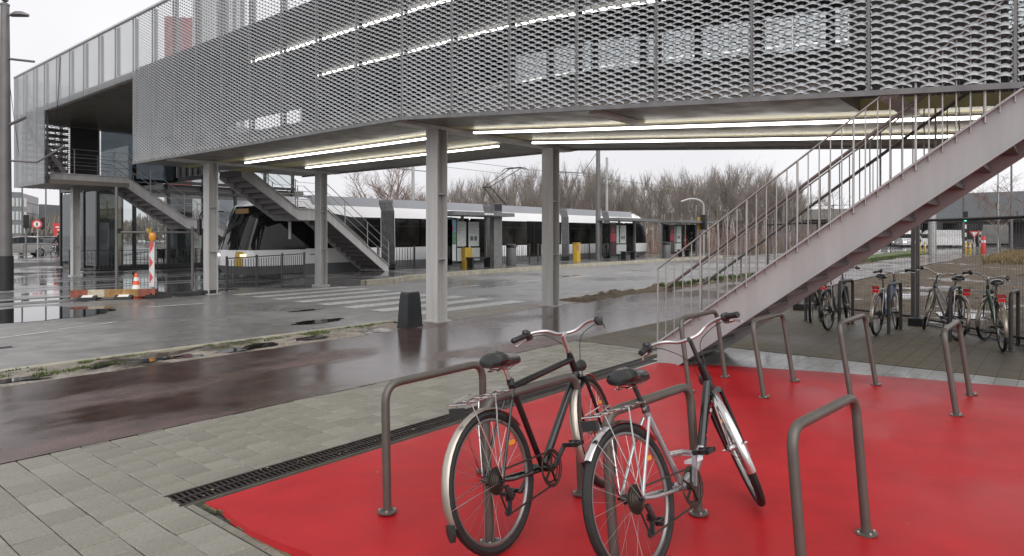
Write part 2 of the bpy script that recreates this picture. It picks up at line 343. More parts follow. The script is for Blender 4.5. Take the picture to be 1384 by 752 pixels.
# ---- paved area: each slab of the front pavement is a piece of its own
pv = struct('pavement', MB().poly([(-20, -12, -.045), (7.4, -12, -.045), (7.4, 5.73, -.045), (-20, 5.73, -.045)]), 'joint')
def slab_mesh(m, seed):
    random.seed(seed); x, y, z = .0978, .1045, 0.; e = .006
    def j(): return rnd(-.0012, .0012)
    v = [(-x, -y, -.04), (x, -y, -.04), (x, y, -.04), (-x, y, -.04), (-x, -y, z - e), (x, -y, z - e), (x, y, z - e), (-x, y, z - e)]
    v += [(-x + e, -y + e, z + j()), (x - e, -y + e, z + j()), (x - e, y - e, z + j()), (-x + e, y - e, z + j())]
    f = [(8, 9, 10, 11)] + [(a + i, a + (i + 1) % 4, b + (i + 1) % 4, b + i) for a, b in ((0, 4), (4, 8)) for i in range(4)]
    return MB().add(v, f).mesh('paver', m)
PAV = [slab_mesh(m, i) for i, m in enumerate(('paver', 'paver', 'paver', 'paver_pale', 'paver_dark', 'paver'))]
random.seed(11)
cells = []
for i in range(-4, 62):
    x = .30 + i * .2; off = (.107 if i % 2 else 0) + (.05 if i % 3 == 0 else 0)
    if x > 8.35: continue
    y0 = 4.243 if x > 1.75 else 1.4; y = 1.4 - off
    while y < 5.725:
        a, b = max(y, y0), min(y + .215, 5.727); y += .215
        if b - a > .008: cells.append((x, (a + b) / 2, (b - a) / .215))
cells.sort(key=lambda c: (c[0] + c[1] * .3) if (c[0] > .45 and c[1] > 2.5) else 99)
rest = MB()
for k, (x, y, q) in enumerate(cells):
    if k < 300:
        o = put('paver', random.choice(PAV), pv, (x, y, rnd(-.003, .0015)), (rnd(-.008, .008), rnd(-.008, .008), rnd(-.008, .008) if q > .9 else 0)); o.scale = (1, q, 1)
    else: rest.box((x - .0962, y - .1035 * q, -.04), (x + .0962, y + .1035 * q, rnd(-.004, .001)))
for k in range(12): rest.box((1.803, 1.42 + k * .215, -.04), (1.846, 1.63 + k * .215, -.002))
o = rest.build('paver_field', 'paver', pv); o['kind'] = 'stuff'
struct('brick_paving', MB().poly([(9.3, -1.85, 0), (10.2, -1.1, 0), (12.0, .42, 0), (13.05, 1.25, 0), (14, 2.13, 0), (15.2, 4.5, 0), (16.6, 5.6, 0), (16.6, 5.73, 0), (8.41, 5.73, 0), (8.41, 4.1, 0), (9.3, 3.9, 0)]), 'brick_brown')
struct('grey_paving', MB().poly([(6.5, -5, -.004), (9.3, -5, -.004), (9.3, 3.9, -.004), (8.41, 4.1, -.004), (7.2, 4.12, -.004), (6.5, 3.9, -.004)]), 'brick_grey')
# ---- red painted pad with a broken edge
edge = []
random.seed(5)
for i in range(46):
    y = 3.95 - i * .15
    edge.append((1.868 + .02 * math.sin(i * 1.1) + rnd(-.008, .008) + (0 if i > 1 else .03), y, .006 + .03 * min(1, i / 7)))
far = [(8.95, -2.95), (8.86, -.8), (8.78, .33), (8.55, 1.3), (8.26, 2.26), (7.95, 3.1), (7.56, 3.93)]
top = edge + [(9.1, edge[-1][1], .012)] + [(x, y, .01) for x, y in far]
n = len(top); ne = len(edge)
pad = MB(); pad.add([(x, y, z) for x, y, z in top], [tuple(range(n))])
struct('red_surface', pad, 'red_paint')
lip = MB()
for a, b in zip(edge, edge[1:]):
    lip.quad(a, b, (b[0] - .012, b[1], -.012), (a[0] - .012, a[1], -.012))
struct('red_surface_edge', lip, 'red_paint')
mo = MB()
for a, b in zip(edge, edge[1:]):
    w = .03 * max(0, mnoise.noise(Vector((a[1] * 4, 1, 1))) + .25) + .006
    mo.box((a[0] - .010 - w * .6, b[1], -.02), (a[0] - .004, a[1], rnd(-.004, .002)))
struct('moss_strip', mo, 'moss')
# ---- drain
dr = tag(bpy.data.objects.new('drain_channel', None), 'long dark iron slotted drain between the grey slabs and the red surface', 'drain'); COL.objects.link(dr); dr.location = (1.78, 4.13, 0)
g = MB()
for y in (-.103, .103, 0): g.box((0, y - .008, -.05), (.99, y + .008, .004))
for k in range(28): x = .012 + k * .0355; g.box((x, -.1, -.035), (x + .014, .1, .001))
gm = g.mesh('grate', 'grate')
for k in range(6): put('grate', gm, dr, (k * 1.0, 0, 0))
MB().box((-.004, -.125, -.16), (6.0, .125, -.15)).box((-.004, -.125, -.16), (6.0, -.112, .0)).box((-.004, .112, -.16), (6.0, .125, .0)).build('channel', 'joint', dr)
random.seed(21)
lf = MB()
for k in range(100):                                            # fallen leaves and bits lying on the drain and the slabs
    x, y = (rnd(1.8, 7), rnd(4.04, 4.22)) if k < 38 else ((rnd(1, 6), rnd(4.3, 5.6)) if k < 62 else (rnd(2.2, 8), rnd(-.5, 3.8))); a = rnd(0, 6.3); q = rnd(.006, .016) * (1 if k < 62 else .8); zz = .0 if k < 62 else .035 - .02 * min(1, max(0, (x - 2) / 5))
    c, s_ = math.cos(a) * q, math.sin(a) * q
    lf.quad((x + c, y + s_, zz + .006 + rnd(0, .006)), (x - s_ * .5, y + c * .5, zz + .006), (x - c, y - s_, zz + .007), (x + s_ * .5, y - c * .5, zz + .010))
tag(lf.build('leaf_litter', 'dry_grass'), 'tiny brown leaf scraps scattered on drain and slabs', 'leaf litter', kind='stuff')
# ---- markings
def mark(pts, z=.005): return struct('road_marking', MB().poly([(x, y, z) for x, y in pts]), 'line')
for k in range(8):
    y = 9.95 + k * .98; mark([(9.0, y), (12.55, y), (12.55, y + .48), (9.0, y + .48)])
for x in (6.2, -1, 14.4, 17.6, 20.8, 24, 27.2, 30.4, 34): mark([(x, 14.3 if x > 10 else 15.6), (x + 1.3, 14.3 if x > 10 else 15.45), (x + 1.3, 14.42 if x > 10 else 15.57), (x, 14.42 if x > 10 else 15.72)])
for (x, y) in ((2.6, 12.6), (3.8, 13.1), (1.0, 11.9)): mark([(x, y), (x + 1.0, y + .3), (x + 1.0, y + .38), (x, y + .06)])
# ---- platform with its kerb
PL = [(13.4, 17.15), (14.6, 17.25), (16.2, 18.05), (20, 18.55), (28, 18.7), (46, 18.75), (46, 22.05), (13.4, 22.05)]
struct('platform', MB().prism(PL, 'z', -.03, .15), 'platform')
for (xa, ya), (xb, yb) in zip(PL, PL[1:6]):
    n_ = max(1, int(math.hypot(xb - xa, yb - ya) / 1.0))
    for k in range(n_):
        p = Vector((xa + (xb - xa) * k / n_, ya + (yb - ya) * k / n_)); q = Vector((xa + (xb - xa) * (k + 1) / n_, ya + (yb - ya) * (k + 1) / n_)); d = (q - p).normalized(); sd = Vector((d.y, -d.x))
        a = p + sd * .02 + d * .004; b = q + sd * .02 - d * .004
        if k == 0 and xa == 13.4: KM = []
        KM.append((a, b, d, sd))
kp = tag(bpy.data.objects.new('platform_kerb', None), kind='structure'); COL.objects.link(kp)
for a, b, d, sd in KM:
    c = [a + sd * .02, b + sd * .02, b - sd * .28, a - sd * .28]
    MB().prism([(p.x, p.y) for p in c], 'z', -.02, .156).build('kerb_stone', 'kerb_yellow', kp)
# ---- tram rails
for y in (23.25, 24.25, 26.9, 27.9, 20.2, 19.1):
    x1 = 110 if y > 22 else 8
    struct('tram_rail', MB().box((-60, y - .03, -.03), (x1, y + .03, -.022 if y > 22 else .004)).box((-60, y + .05, -.03), (x1, y + .075, -.022 if y > 22 else .004)), 'galv')
# ---- puddles
def puddle(cx, cy, rx, ry, seed, z=.007, rot=0):
    pts = []
    for i in range(40):
        a = 2 * math.pi * i / 40; k = 1 + .45 * mnoise.noise(Vector((math.cos(a) * 1.3, math.sin(a) * 1.3, seed))) + .18 * mnoise.noise(Vector((math.cos(a) * 4, math.sin(a) * 4, seed)))
        x, y = rx * k * math.cos(a), ry * k * math.sin(a); pts.append((cx + x * math.cos(rot) - y * math.sin(rot), cy + x * math.sin(rot) + y * math.cos(rot), z))
    struct('puddle', MB().poly(pts), 'water')
for a in ((3.6, 16.2, 2.3, 1.5, 1), (7.2, 10.6, .55, .22, 2), (8.1, 12.4, .45, .1, 3), (2.6, 11.6, .22, .09, 8), (5.2, 19.6, 1.6, .5, 9, -.015), (9.6, 19.3, .6, .2, 12, -.015), (21, 14.9, 1.2, .12, 16)): puddle(*a)
for a in ((4.7, 8.92, .85, .20, 4, .010), (3.4, 8.98, .6, .13, 5, .010), (2.1, 8.9, .5, .1, 6, .010), (6.0, 9.0, .4, .12, 41, .010), (17.5, 1.5, 2.2, .9, 20, .012), (19, .2, 2.0, .8, 21, .012), (22, 2.6, 3.0, .9, 22, .012), (30, 1.0, 4, 1.2, 25, .012), (25, -1.5, 4, 1.0, 26, .012)): puddle(*a)
# ---- grass tufts
random.seed(3)
def tufts(name, spots, hmin, hmax, m, label, width=.006):
    mb = MB()
    for x, y, z, n_ in spots:
        for k in range(n_):
            a = rnd(0, 6.28); r = rnd(0, .07); h = rnd(hmin, hmax); px, py = x + r * math.cos(a), y + r * math.sin(a); b = rnd(0, 6.28); w = width * rnd(.6, 1.3); lx, ly = rnd(-.6, .6) * h, rnd(-.6, .6) * h
            cx, cy = math.cos(b) * w, math.sin(b) * w
            mb.add([(px - cx, py - cy, z), (px + cx, py + cy, z), (px + lx * .4 + cx * .7, py + ly * .4 + cy * .7, z + h * .6), (px + lx * .4 - cx * .7, py + ly * .4 - cy * .7, z + h * .6), (px + lx, py + ly, z + h)], [(0, 1, 2, 3), (3, 2, 4)])
    return tag(mb.build(name, m), label, 'grass', kind='stuff')
sp = [(x_, 9.47 + rnd(-.06, .05), -.005, 12) for x_ in [rnd(-4, 8) for k in range(420)] if mnoise.noise(Vector((x_ * 1.3, 0, 4))) > -.1] + [(x + rnd(-.25, .25), y + rnd(-.07, .07), 0, 16) for (x, y) in ((2.6, 9.0), (3.1, 9.1), (4.9, 9.2), (1.9, 9.15), (2.3, 9.3), (5.6, 9.3), (6.3, 9.3)) for k in range(14)]
tufts('verge_grass', sp, .015, .045, 'grass', 'short green grass tufts along the muddy road verge')
sp = [(rnd(18, 60), 9.25 + rnd(-.3, .3), .05, 8) for k in range(900)]
tufts('verge_grass', sp, .05, .14, 'grass', 'green grass strip between cycle path and far road', .02)
struct('lawn', MB().poly([(40, 9.2, .02), (58, 8.9, .02), (75, 9.4, .02), (80, 12.5, .02), (60, 12, .02), (46, 10.3, .02)]), 'grass')
sp = [(rnd(44, 66), rnd(-18, 3.6), .03, 9) for k in range(2600)]
tufts('dry_reeds', sp, .2, .6, 'dry_grass', 'straw coloured dry grass at the far end of the muddy field', .02)
# ================================================================ FOOTBRIDGE
XF, XB, YK, SL = 7.6, 12.95, 8.75, .076
def zb(y): return 3.62 if y >= YK else 3.62 - SL * (YK - y)
FB = empty('footbridge', (8.6, 9.0, 0), 'two level steel footbridge clad in grey expanded metal mesh', 'footbridge'); FM = WM(FB)
def blades(w, h, shear, seed=0):
    random.seed(seed); mb = MB(); px, pz, sk = .118, .077, -.0257
    for i in range(-1, int(w / px) + 2):
        for j in range(-8, int(h / pz) + 12):
            cx = (i + .5) * px; cz = j * pz + (i * sk) % pz
            pts = []
            for t in (-1, -.55, 0, .55, 1):
                x = cx + t * .084; z = cz + .019 * (1 - 2 * t * t) + .006 * t
                pts.append((min(max(x, 0), w), z))
            if pts[0][0] >= pts[-1][0] - .01 or cz < .015 or cz > h - .02: continue
            vs = []
            for (x, z), wd in zip(pts, (.024, .036, .043, .038, .027)):
                z = min(max(z, .008), h); zz = z + x * shear
                vs += [(-.016, x, zz - wd / 2), (.012, x, zz + wd / 2)]
            mb.add(vs, [(2 * k, 2 * k + 2, 2 * k + 3, 2 * k + 1) for k in range(4)])
    return mb
PW = (20.06 - YK) / 9
MA = blades(PW - .03, 4.08, 0, 1).mesh('mesh_panel', 'mesh_metal', True)
MBm = blades(1.2 - .03, 4.1, SL, 2).mesh('mesh_panel', 'mesh_metal', True)
MC = blades(1.282 - .03, 1.72, 0, 3).mesh('mesh_panel', 'mesh_metal', True)
MD = blades(1.2 - .03, 4.28, 0, 4).mesh('mesh_panel', 'mesh_metal', True)
def panel(me, y, z): put('mesh_panel', me, FB, FM @ Vector((XF, y + .015, z)))
def seam(y, z0, z1): MB(FM).box((XF - .012, y - .013, z0), (XF + .02, y + .013, z1)).build('seam_strip', 'seam', FB); zm = min(z1, zb(y) + 2.65); (MB(FM).box((XF + .06, y - .016, z0 + .05), (XF + .12, y + .016, zm)).build('mullion', 'dark_wall', FB) if zm > z0 + .3 else None); MB(FM).box((XF + .06, y - .035, zm + .002), (XF + .13, y + .035, z1 - .01)).build('parapet_post', 'steel_paint', FB)
for k in range(9): panel(MA, YK + k * PW, 3.62); seam(YK + k * PW, 3.62, 7.68)
for k in range(11): y = YK - (k + 1) * 1.2; panel(MBm, y, zb(y)); seam(y, zb(y), zb(y) + 4.08)
for k in range(6): panel(MC, 20.06 + k * 1.282, 5.98); seam(20.06 + k * 1.282, 5.98 if k else 3.62, 7.68)
for k in range(3): panel(MD, 27.75 + k * 1.2, 3.42); seam(27.75 + k * 1.2, 3.42, 7.68)
seam(31.35, 3.42, 7.68)
for k in range(9): put('back_mesh_panel', MA, FB, FM @ Vector((XB + .07, YK + k * PW + .015, 3.62)))
for k in range(11): y = YK - (k + 1) * 1.2; put('back_mesh_panel', MBm, FB, FM @ Vector((XB + .07, y + .015, zb(y))))
for k in range(2):   # returning mesh end
    o = put('mesh_panel', MD, FB, FM @ Vector((XF + 1.2 * k + 1.2, 31.37, 3.42)), (0, 0, R(90)))
MB(FM).box((XF - .03, YK, 7.68), (XF + .06, 31.4, 7.73)).build('top_rail', 'steel_paint', FB)
YS = [20.06, YK, 2.0, -4.4]
def deck(name, x0, x1, dz0, dz1, m, y0=20.06, y1=-4.4):
    mb = MB(FM); ys = [y0] + [y for y in (YK,) if y0 > y > y1] + [y1]
    mb.loft([[(x0, y, zb(y) + dz0), (x1, y, zb(y) + dz0), (x1, y, zb(y) + dz1), (x0, y, zb(y) + dz1)] for y in ys]); return mb.build(name, m, FB)
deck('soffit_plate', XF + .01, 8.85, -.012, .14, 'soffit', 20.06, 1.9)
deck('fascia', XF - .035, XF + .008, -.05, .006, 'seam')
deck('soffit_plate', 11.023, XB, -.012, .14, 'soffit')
deck('soffit_glow_strip', 8.853, 9.22, -.008, .138, 'glow_yellow'); deck('soffit_rib', 9.223, 10.22, -.012, .137, 'soffit'); deck('soffit_glow_strip', 10.223, 11.02, -.008, .139, 'glow_yellow')  # flat strips beside the tubes, tube glow put into their yellow colour
deck('floor_slab', XF + .16, XB, .145, .30, 'concrete_dark', 20.06, 1.9); deck('floor_slab', 8.96, XB, .145, .30, 'concrete_dark', 1.897, -4.4)
deck('roof_slab', XF + .16, XB, 2.45, 2.70, 'interior_wall')
deck('back_wall', XB - .10, XB - .02, .303, 1.75, 'dark_wall'); deck('back_fascia', XB + .002, XB + .04, -.05, .9, 'seam')
for k in range(20): y = 19.5 - k * 1.25; MB(FM).boxc((XB - .06, y, zb(y) + 1.6), (.10, .14, 1.7 * 1.0)).build('back_post', 'dark_wall', FB)
deck('dimming_pane', XB - .07, XB - .055, 1.753, 2.445, 'glass')  # tinted pane added to dim the daylight showing through the back opening
for y in (19.0, 1.2): MB(FM).box((9.2, y - .7, zb(y) + .305), (9.4, y + .9, zb(y) + 1.5)).build('partition', 'interior_wall', FB)
# light runs under the deck and inside it
def run(x, y0, y1, dz, m, seglen, w=.045):
    y = y0
    while y > y1 + .1:
        e = max(y1, y - seglen + .012)
        MB(FM).beam((x, y, zb(y) + dz), (x, e, zb(e) + dz), w, .035).build('light_tube', m, FB)
        y -= seglen
for x, a in ((9.25, 17.0), (11.05, 16.9)):
    run(x, a, 9.55, -.075, 'tube_light', 1.5, .05); run(x, 8.6, -4.2, -.075, 'tube_light', 1.5, .05)
for x in (8.85, 10.8): run(x, 16.0, -4.2, 2.40, 'tube_light_in', 1.6, .05)
# cross beams and columns
for y in (9.0, 18.0): MB(FM).box((XF + .08, y - .14, 3.55), (XB - .03, y + .14, 3.606)).build('cross_beam', 'steel_paint', FB)
for y in (5.0, 1.4): MB(FM).box((XF + .2, y - .08, zb(y) - .06), (9.1, y + .08, zb(y) - .018)).build('cross_beam', 'steel_paint', FB)
def hcol(x, y, z1, parent, M=None, w=.30, d=.26):
    mb = MB(M); mb.box((x - d / 2, y - w / 2, -.05), (x - d / 2 + .022, y + w / 2, z1)).box((x + d / 2 - .022, y - w / 2, -.05), (x + d / 2, y + w / 2, z1)).box((x - d / 2 + .022, y - .011, -.05), (x + d / 2 - .022, y + .011, z1))
    for z in (1.15, 2.35): mb.box((x - d / 2 + .023, y - w / 2 + .02, z), (x + d / 2 - .023, y + w / 2 - .02, z + .02))
    c = mb.build('column', 'steel_paint', parent); MB(M).box((x - d / 2 - .06, y - w / 2 - .06, -.03), (x + d / 2 + .06, y + w / 2 + .06, .02)).build('base_plate', 'steel_paint', c)
for x, y in ((8.66, 9.0), (12.2, 8.98), (8.72, 17.85), (12.55, 18.35)): hcol(x, y, 3.55, FB, FM)
hcol(9.25, 30.0, 3.45, FB, FM)
# roofed landing at the far end
MB(FM).box((XF + .16, 20.08, 6.0), (13.2, 31.3, 6.28)).build('roof_slab', 'soffit', FB)
MB(FM).box((XF + .02, 27.8, 3.44), (10.4, 31.3, 3.6)).build('landing_slab', 'soffit', FB)
MB(FM).box((13.0, 27.1, 3.9), (13.02, 31, 5.98)).build('glass_panel', 'glass_dark', FB)
MB(FM).box((9.4, 31.0, 3.62), (10.4, 31.1, 5.98)).build('dark_panel', 'dark_wall', FB); MB(FM).box((10.5, 31.0, 3.62), (13.0, 31.02, 5.98)).build('glass_panel', 'glass_dark', FB)
for k in range(9): MB(FM).box((XF + .2, 31.12, 3.9 + k * .23), (9.35, 31.2, 4.02 + k * .23)).build('louvre', 'seam', FB)
for k in range(4): MB(FM).box((10.6 + k * .02, 20.2 + k * 1.0, 3.64), (10.63 + k * .02, 21.12 + k * 1.0, 5.98)).build('glass_panel', 'glass_dark', FB)
for k in range(5): MB(FM).box((10.58, 20.13 + k * 1.0, 3.63), (10.66, 20.19 + k * 1.0, 5.99)).build('glass_mullion', 'seam', FB)
# ---------------------------------------------------------------- stairs
def stair(name, label, fmap, flights, width, root, D=.42, mat_s='stair_paint', rail=.92, step=.112, gauge=.007, dark=True, balusters=True, post_every=5, newel=True, treadrise=.17, bottom_cut=True, group=None):
    T = empty(name, root, label, 'staircase', group); M = WM(T); fm = lambda s, w, z: fmap(s, w, z)
    for w, inn in ((0, 1), (width, -1)):
        for (s0, z0, s1, z1) in flights:
            sl = (z1 - z0) / (s1 - s0)
            prof = [(s0, z0 - D), (s1, z1 - D), (s1, z1), (s0, z0)]
            if bottom_cut and z0 - D < 0 and sl > .1:
                sc = s0 + (D - z0) / sl; prof = [(s0, 0), (sc, 0), (s1, z1 - D), (s1, z1), (s0, z0)]
            mb = MB(M); n_ = len(prof); t = .014 * inn
            mb.add([fm(s, w, z) for s, z in prof] + [fm(s, w + t, z) for s, z in prof], [tuple(range(n_)), tuple(range(2 * n_ - 1, n_ - 1, -1))] + [(i, (i + 1) % n_, n_ + (i + 1) % n_, n_ + i) for i in range(n_)])
            # channel flanges turned outwards on the visible side
            for a, b in ((prof[-1], prof[-2]), (prof[-4], prof[-3])):
                e = -.055 * inn; h = .022
                mb.add([fm(a[0], w + .002 * inn, a[1] - h), fm(b[0], w + .002 * inn, b[1] - h), fm(b[0], w + e, b[1] - h), fm(a[0], w + e, a[1] - h), fm(a[0], w + .002 * inn, a[1] + .001), fm(b[0], w + .002 * inn, b[1] + .001), fm(b[0], w + e, b[1] + .001), fm(a[0], w + e, a[1] + .001)],
                       [(0, 3, 2, 1), (4, 5, 6, 7), (0, 1, 5, 4), (1, 2, 6, 5), (2, 3, 7, 6), (3, 0, 4, 7)])
            mb.build('stringer', mat_s, T)
    for (s0, z0, s1, z1) in flights:
        sl = (z1 - z0) / (s1 - s0)
        if abs(sl) < .1:
            MB(M).loft([[fm(s, .016, z0 - .16), fm(s, width - .016, z0 - .16), fm(s, width - .016, z0 - .1), fm(s, .016, z0 - .1)] for s in (s0, s1)]).build('landing', 'tread', T); continue
        k = 0; z = z0 + .10 - D * .45
        nst = max(1, int((z1 - z0) / treadrise)); run_ = (s1 - s0) / nst; rise = (z1 - z0) / nst
        for k in range(nst):
            zt = z0 - D * .80 + rise * (k + 1); sa = s0 + run_ * k
            if zt < .06: continue
            MB(M).loft([[fm(s, .016, zt - .045), fm(s, width - .016, zt - .045), fm(s, width - .016, zt), fm(s, .016, zt)] for s in (sa, sa + run_ + .02)]).build('tread', 'tread', T)
            MB(M).loft([[fm(sa + run_ - .012, .018, zz), fm(sa + run_ - .012, width - .018, zz), fm(sa + run_ + .002, width - .018, zz), fm(sa + run_ + .002, .018, zz)] for zz in (zt - .044 + .046, zt + rise - .046)]).build('riser', 'tread', T)
    for w, inn in ((.0, 1), (width, -1)):
        path = []
        for (s0, z0, s1, z1) in flights: path += [(s0, z0), (s1, z1)]
        def zat(s):
            for (s0, z0, s1, z1) in flights:
                if s0 <= s <= s1: return z0 + (z1 - z0) * (s - s0) / (s1 - s0)
            return path[-1][1]
        pts = [fm(s, w, z + rail) for s, z in path]; mb = MB(M)
        for a, b in zip(pts, pts[1:]): mb.beam(a, b, .04, .012)
        mb.build('top_rail', 'rail_paint', T)
        s = path[0][0] + .012; k = 0
        while s < path[-1][0]:
            z = zat(s); g_ = gauge * (1.7 if k % post_every == 0 else 1)
            if balusters or k % post_every == 0: MB(M).tube([fm(s, w - .012 * inn, z - .08), fm(s, w, z + rail)], g_, 6).build('baluster', 'rail_paint', T)
            s += step; k += 1
        if dark:
            hp = [fm(s + .08, w + .07 * inn, z + rail * .74) for s, z in path]
            h = MB(M).tube(hp, .019, 8).build('handrail', 'handrail', T)
            for q in range(6):
                s = path[0][0] + .3 + q * (path[-1][0] - path[0][0] - .4) / 5; z = zat(s)
                MB(M).tube([fm(s, w + .07 * inn, z + rail * .74 - .07), fm(s, w, z + rail * .74 - .08)], .006, 5).build('bracket', 'handrail', h)
        if not balusters:
            for f_ in (.35, .66): MB(M).tube([fm(s, w, z + rail * f_) for s, z in path], .011, 6).build('mid_rail', 'rail_paint', T)
    return T
stair('staircase', 'grey steel stair with vertical balusters rising from the red bicycle parking', lambda s, w, z: (7.62 + w, 3.95 - s, z), [(0, .25, 5.2, .25 + 5.2 * .735)], 1.3, (8.2, 3.9, 0), D=.45)
stair('staircase', 'grey steel stair with bare rails coming down onto the platform beside the tram', lambda s, w, z: (17.45 - s, 20.9 + w, z), [(0, .40, 2.9, 2.55), (2.9, 2.55, 4.1, 2.55), (4.1, 2.55, 6.2, 3.95)], 1.5, (17.0, 21.6, .15), D=.40, mat_s='steel_paint', balusters=False, dark=False, step=.35, post_every=3, gauge=.012)
stair('staircase', 'grey steel stair with glass sided rails running down beside the glass lift hall', lambda s, w, z: (16.9 - s, 28.6 + w, z), [(0, .40, 3.0, 2.32), (3.0, 2.32, 3.95, 2.32), (3.95, 2.32, 6.3, 3.9), (6.3, 3.9, 8.9, 3.9)], 1.7, (16.5, 29.4, 0), D=.42, mat_s='steel_paint', balusters=False, dark=False, step=.45, post_every=3, gauge=.012)
stair('staircase', 'narrow steep dark stair climbing to the upper deck inside the roofed landing', lambda s, w, z: (9.0 - s, 30.0 + w, z), [(0, 3.95, 1.25, 5.95)], .8, (8.9, 30.2, 3.6), D=.25, mat_s='steel_paint', balusters=False, dark=False, step=.5, post_every=2, gauge=.012, bottom_cut=False)
# ================================================================ BICYCLE STANDS
def rack_proto(Ln, h, r, m):
    a = MB().tube(rounded([(0, 0, 0), (0, 0, h), (Ln, 0, h), (Ln, 0, 0)], .11, 7), r, 14).mesh('hoop', m, True)
    f = MB().lathe([(.055, 0), (.055, .008), (.03, .012), (.03, .02)], n=16).mesh('base_flange', 'rack', True)
    return a, f, MB().lathe([(.009, .008), (.009, .017), (.005, .02)], n=6).mesh('bolt', 'bolt')
def rack(protos, x, y, Ln, z, lean, rz, label, group):
    e = empty('bicycle_stand', (x, y, z), label, 'bicycle stand', group, rot=(-lean, 0, rz))
    put('hoop', protos[0], e)
    for q in (0, Ln): f = put('base_flange', protos[1], e, (q, 0, 0)); [put('bolt', protos[2], f, (.042 * math.cos(R(45 + 90 * k)), .042 * math.sin(R(45 + 90 * k)), 0)) for k in range(4)]
RP = rack_proto(.92, .74, .0245, 'rack'); RPS = rack_proto(.84, .72, .0245, 'rack')
G1 = 'bicycle stands on the red surface'
rack(RPS, 2.47, 2.97, .84, .026, R(1.5), R(1), 'brown grey tubular bicycle stand beside the drain, empty', G1)
rack(RPS, 2.56, 2.27, .84, .026, R(3), R(0), 'brown grey tubular bicycle stand holding the black bicycle', G1)
rack(RPS, 2.74, 1.64, .84, .026, R(4.5), R(-3), 'brown grey tubular bicycle stand holding the silver bicycle', G1)
rack(RPS, 3.06, .88, .84, .026, R(4.5), R(-5), 'brown grey tubular bicycle stand next to the silver bicycle, empty', G1)
rack(RP, 6.35, 2.93, .92, .012, R(8), R(0), 'empty brown grey bicycle stand in front of the stair foot', G1)
rack(RP, 6.60, 2.27, .96, .012, R(9), R(0), 'empty brown grey bicycle stand, second from the stair foot', G1)
rack(RP, 7.00, 1.58, .92, .012, R(8.5), R(-2), 'empty brown grey bicycle stand, third from the stair foot', G1)
rack(RP, 7.03, .74, 1.02, .012, R(7.5), R(-1), 'empty brown grey bicycle stand, fourth from the stair foot', G1)
RB = rack_proto(.72, .80, .026, 'rack_back')
for x, y, l in ((13.05, 3.72, 'dark steel stand holding the half hidden bicycle by the stair'), (12.45, 3.0, 'dark steel stand holding the grey bicycle with two red lamps'), (12.2, 2.2, 'dark steel stand left empty between two parked bicycles by the fence'), (11.9, 1.33, 'dark steel stand holding the bicycle with a child seat bar'), (11.45, .58, 'dark steel stand holding the green bicycle at the wire fence')):
    rack(RB, x, y, .72, 0, 0, R(-4), l, 'bicycle stands by the wire fence')
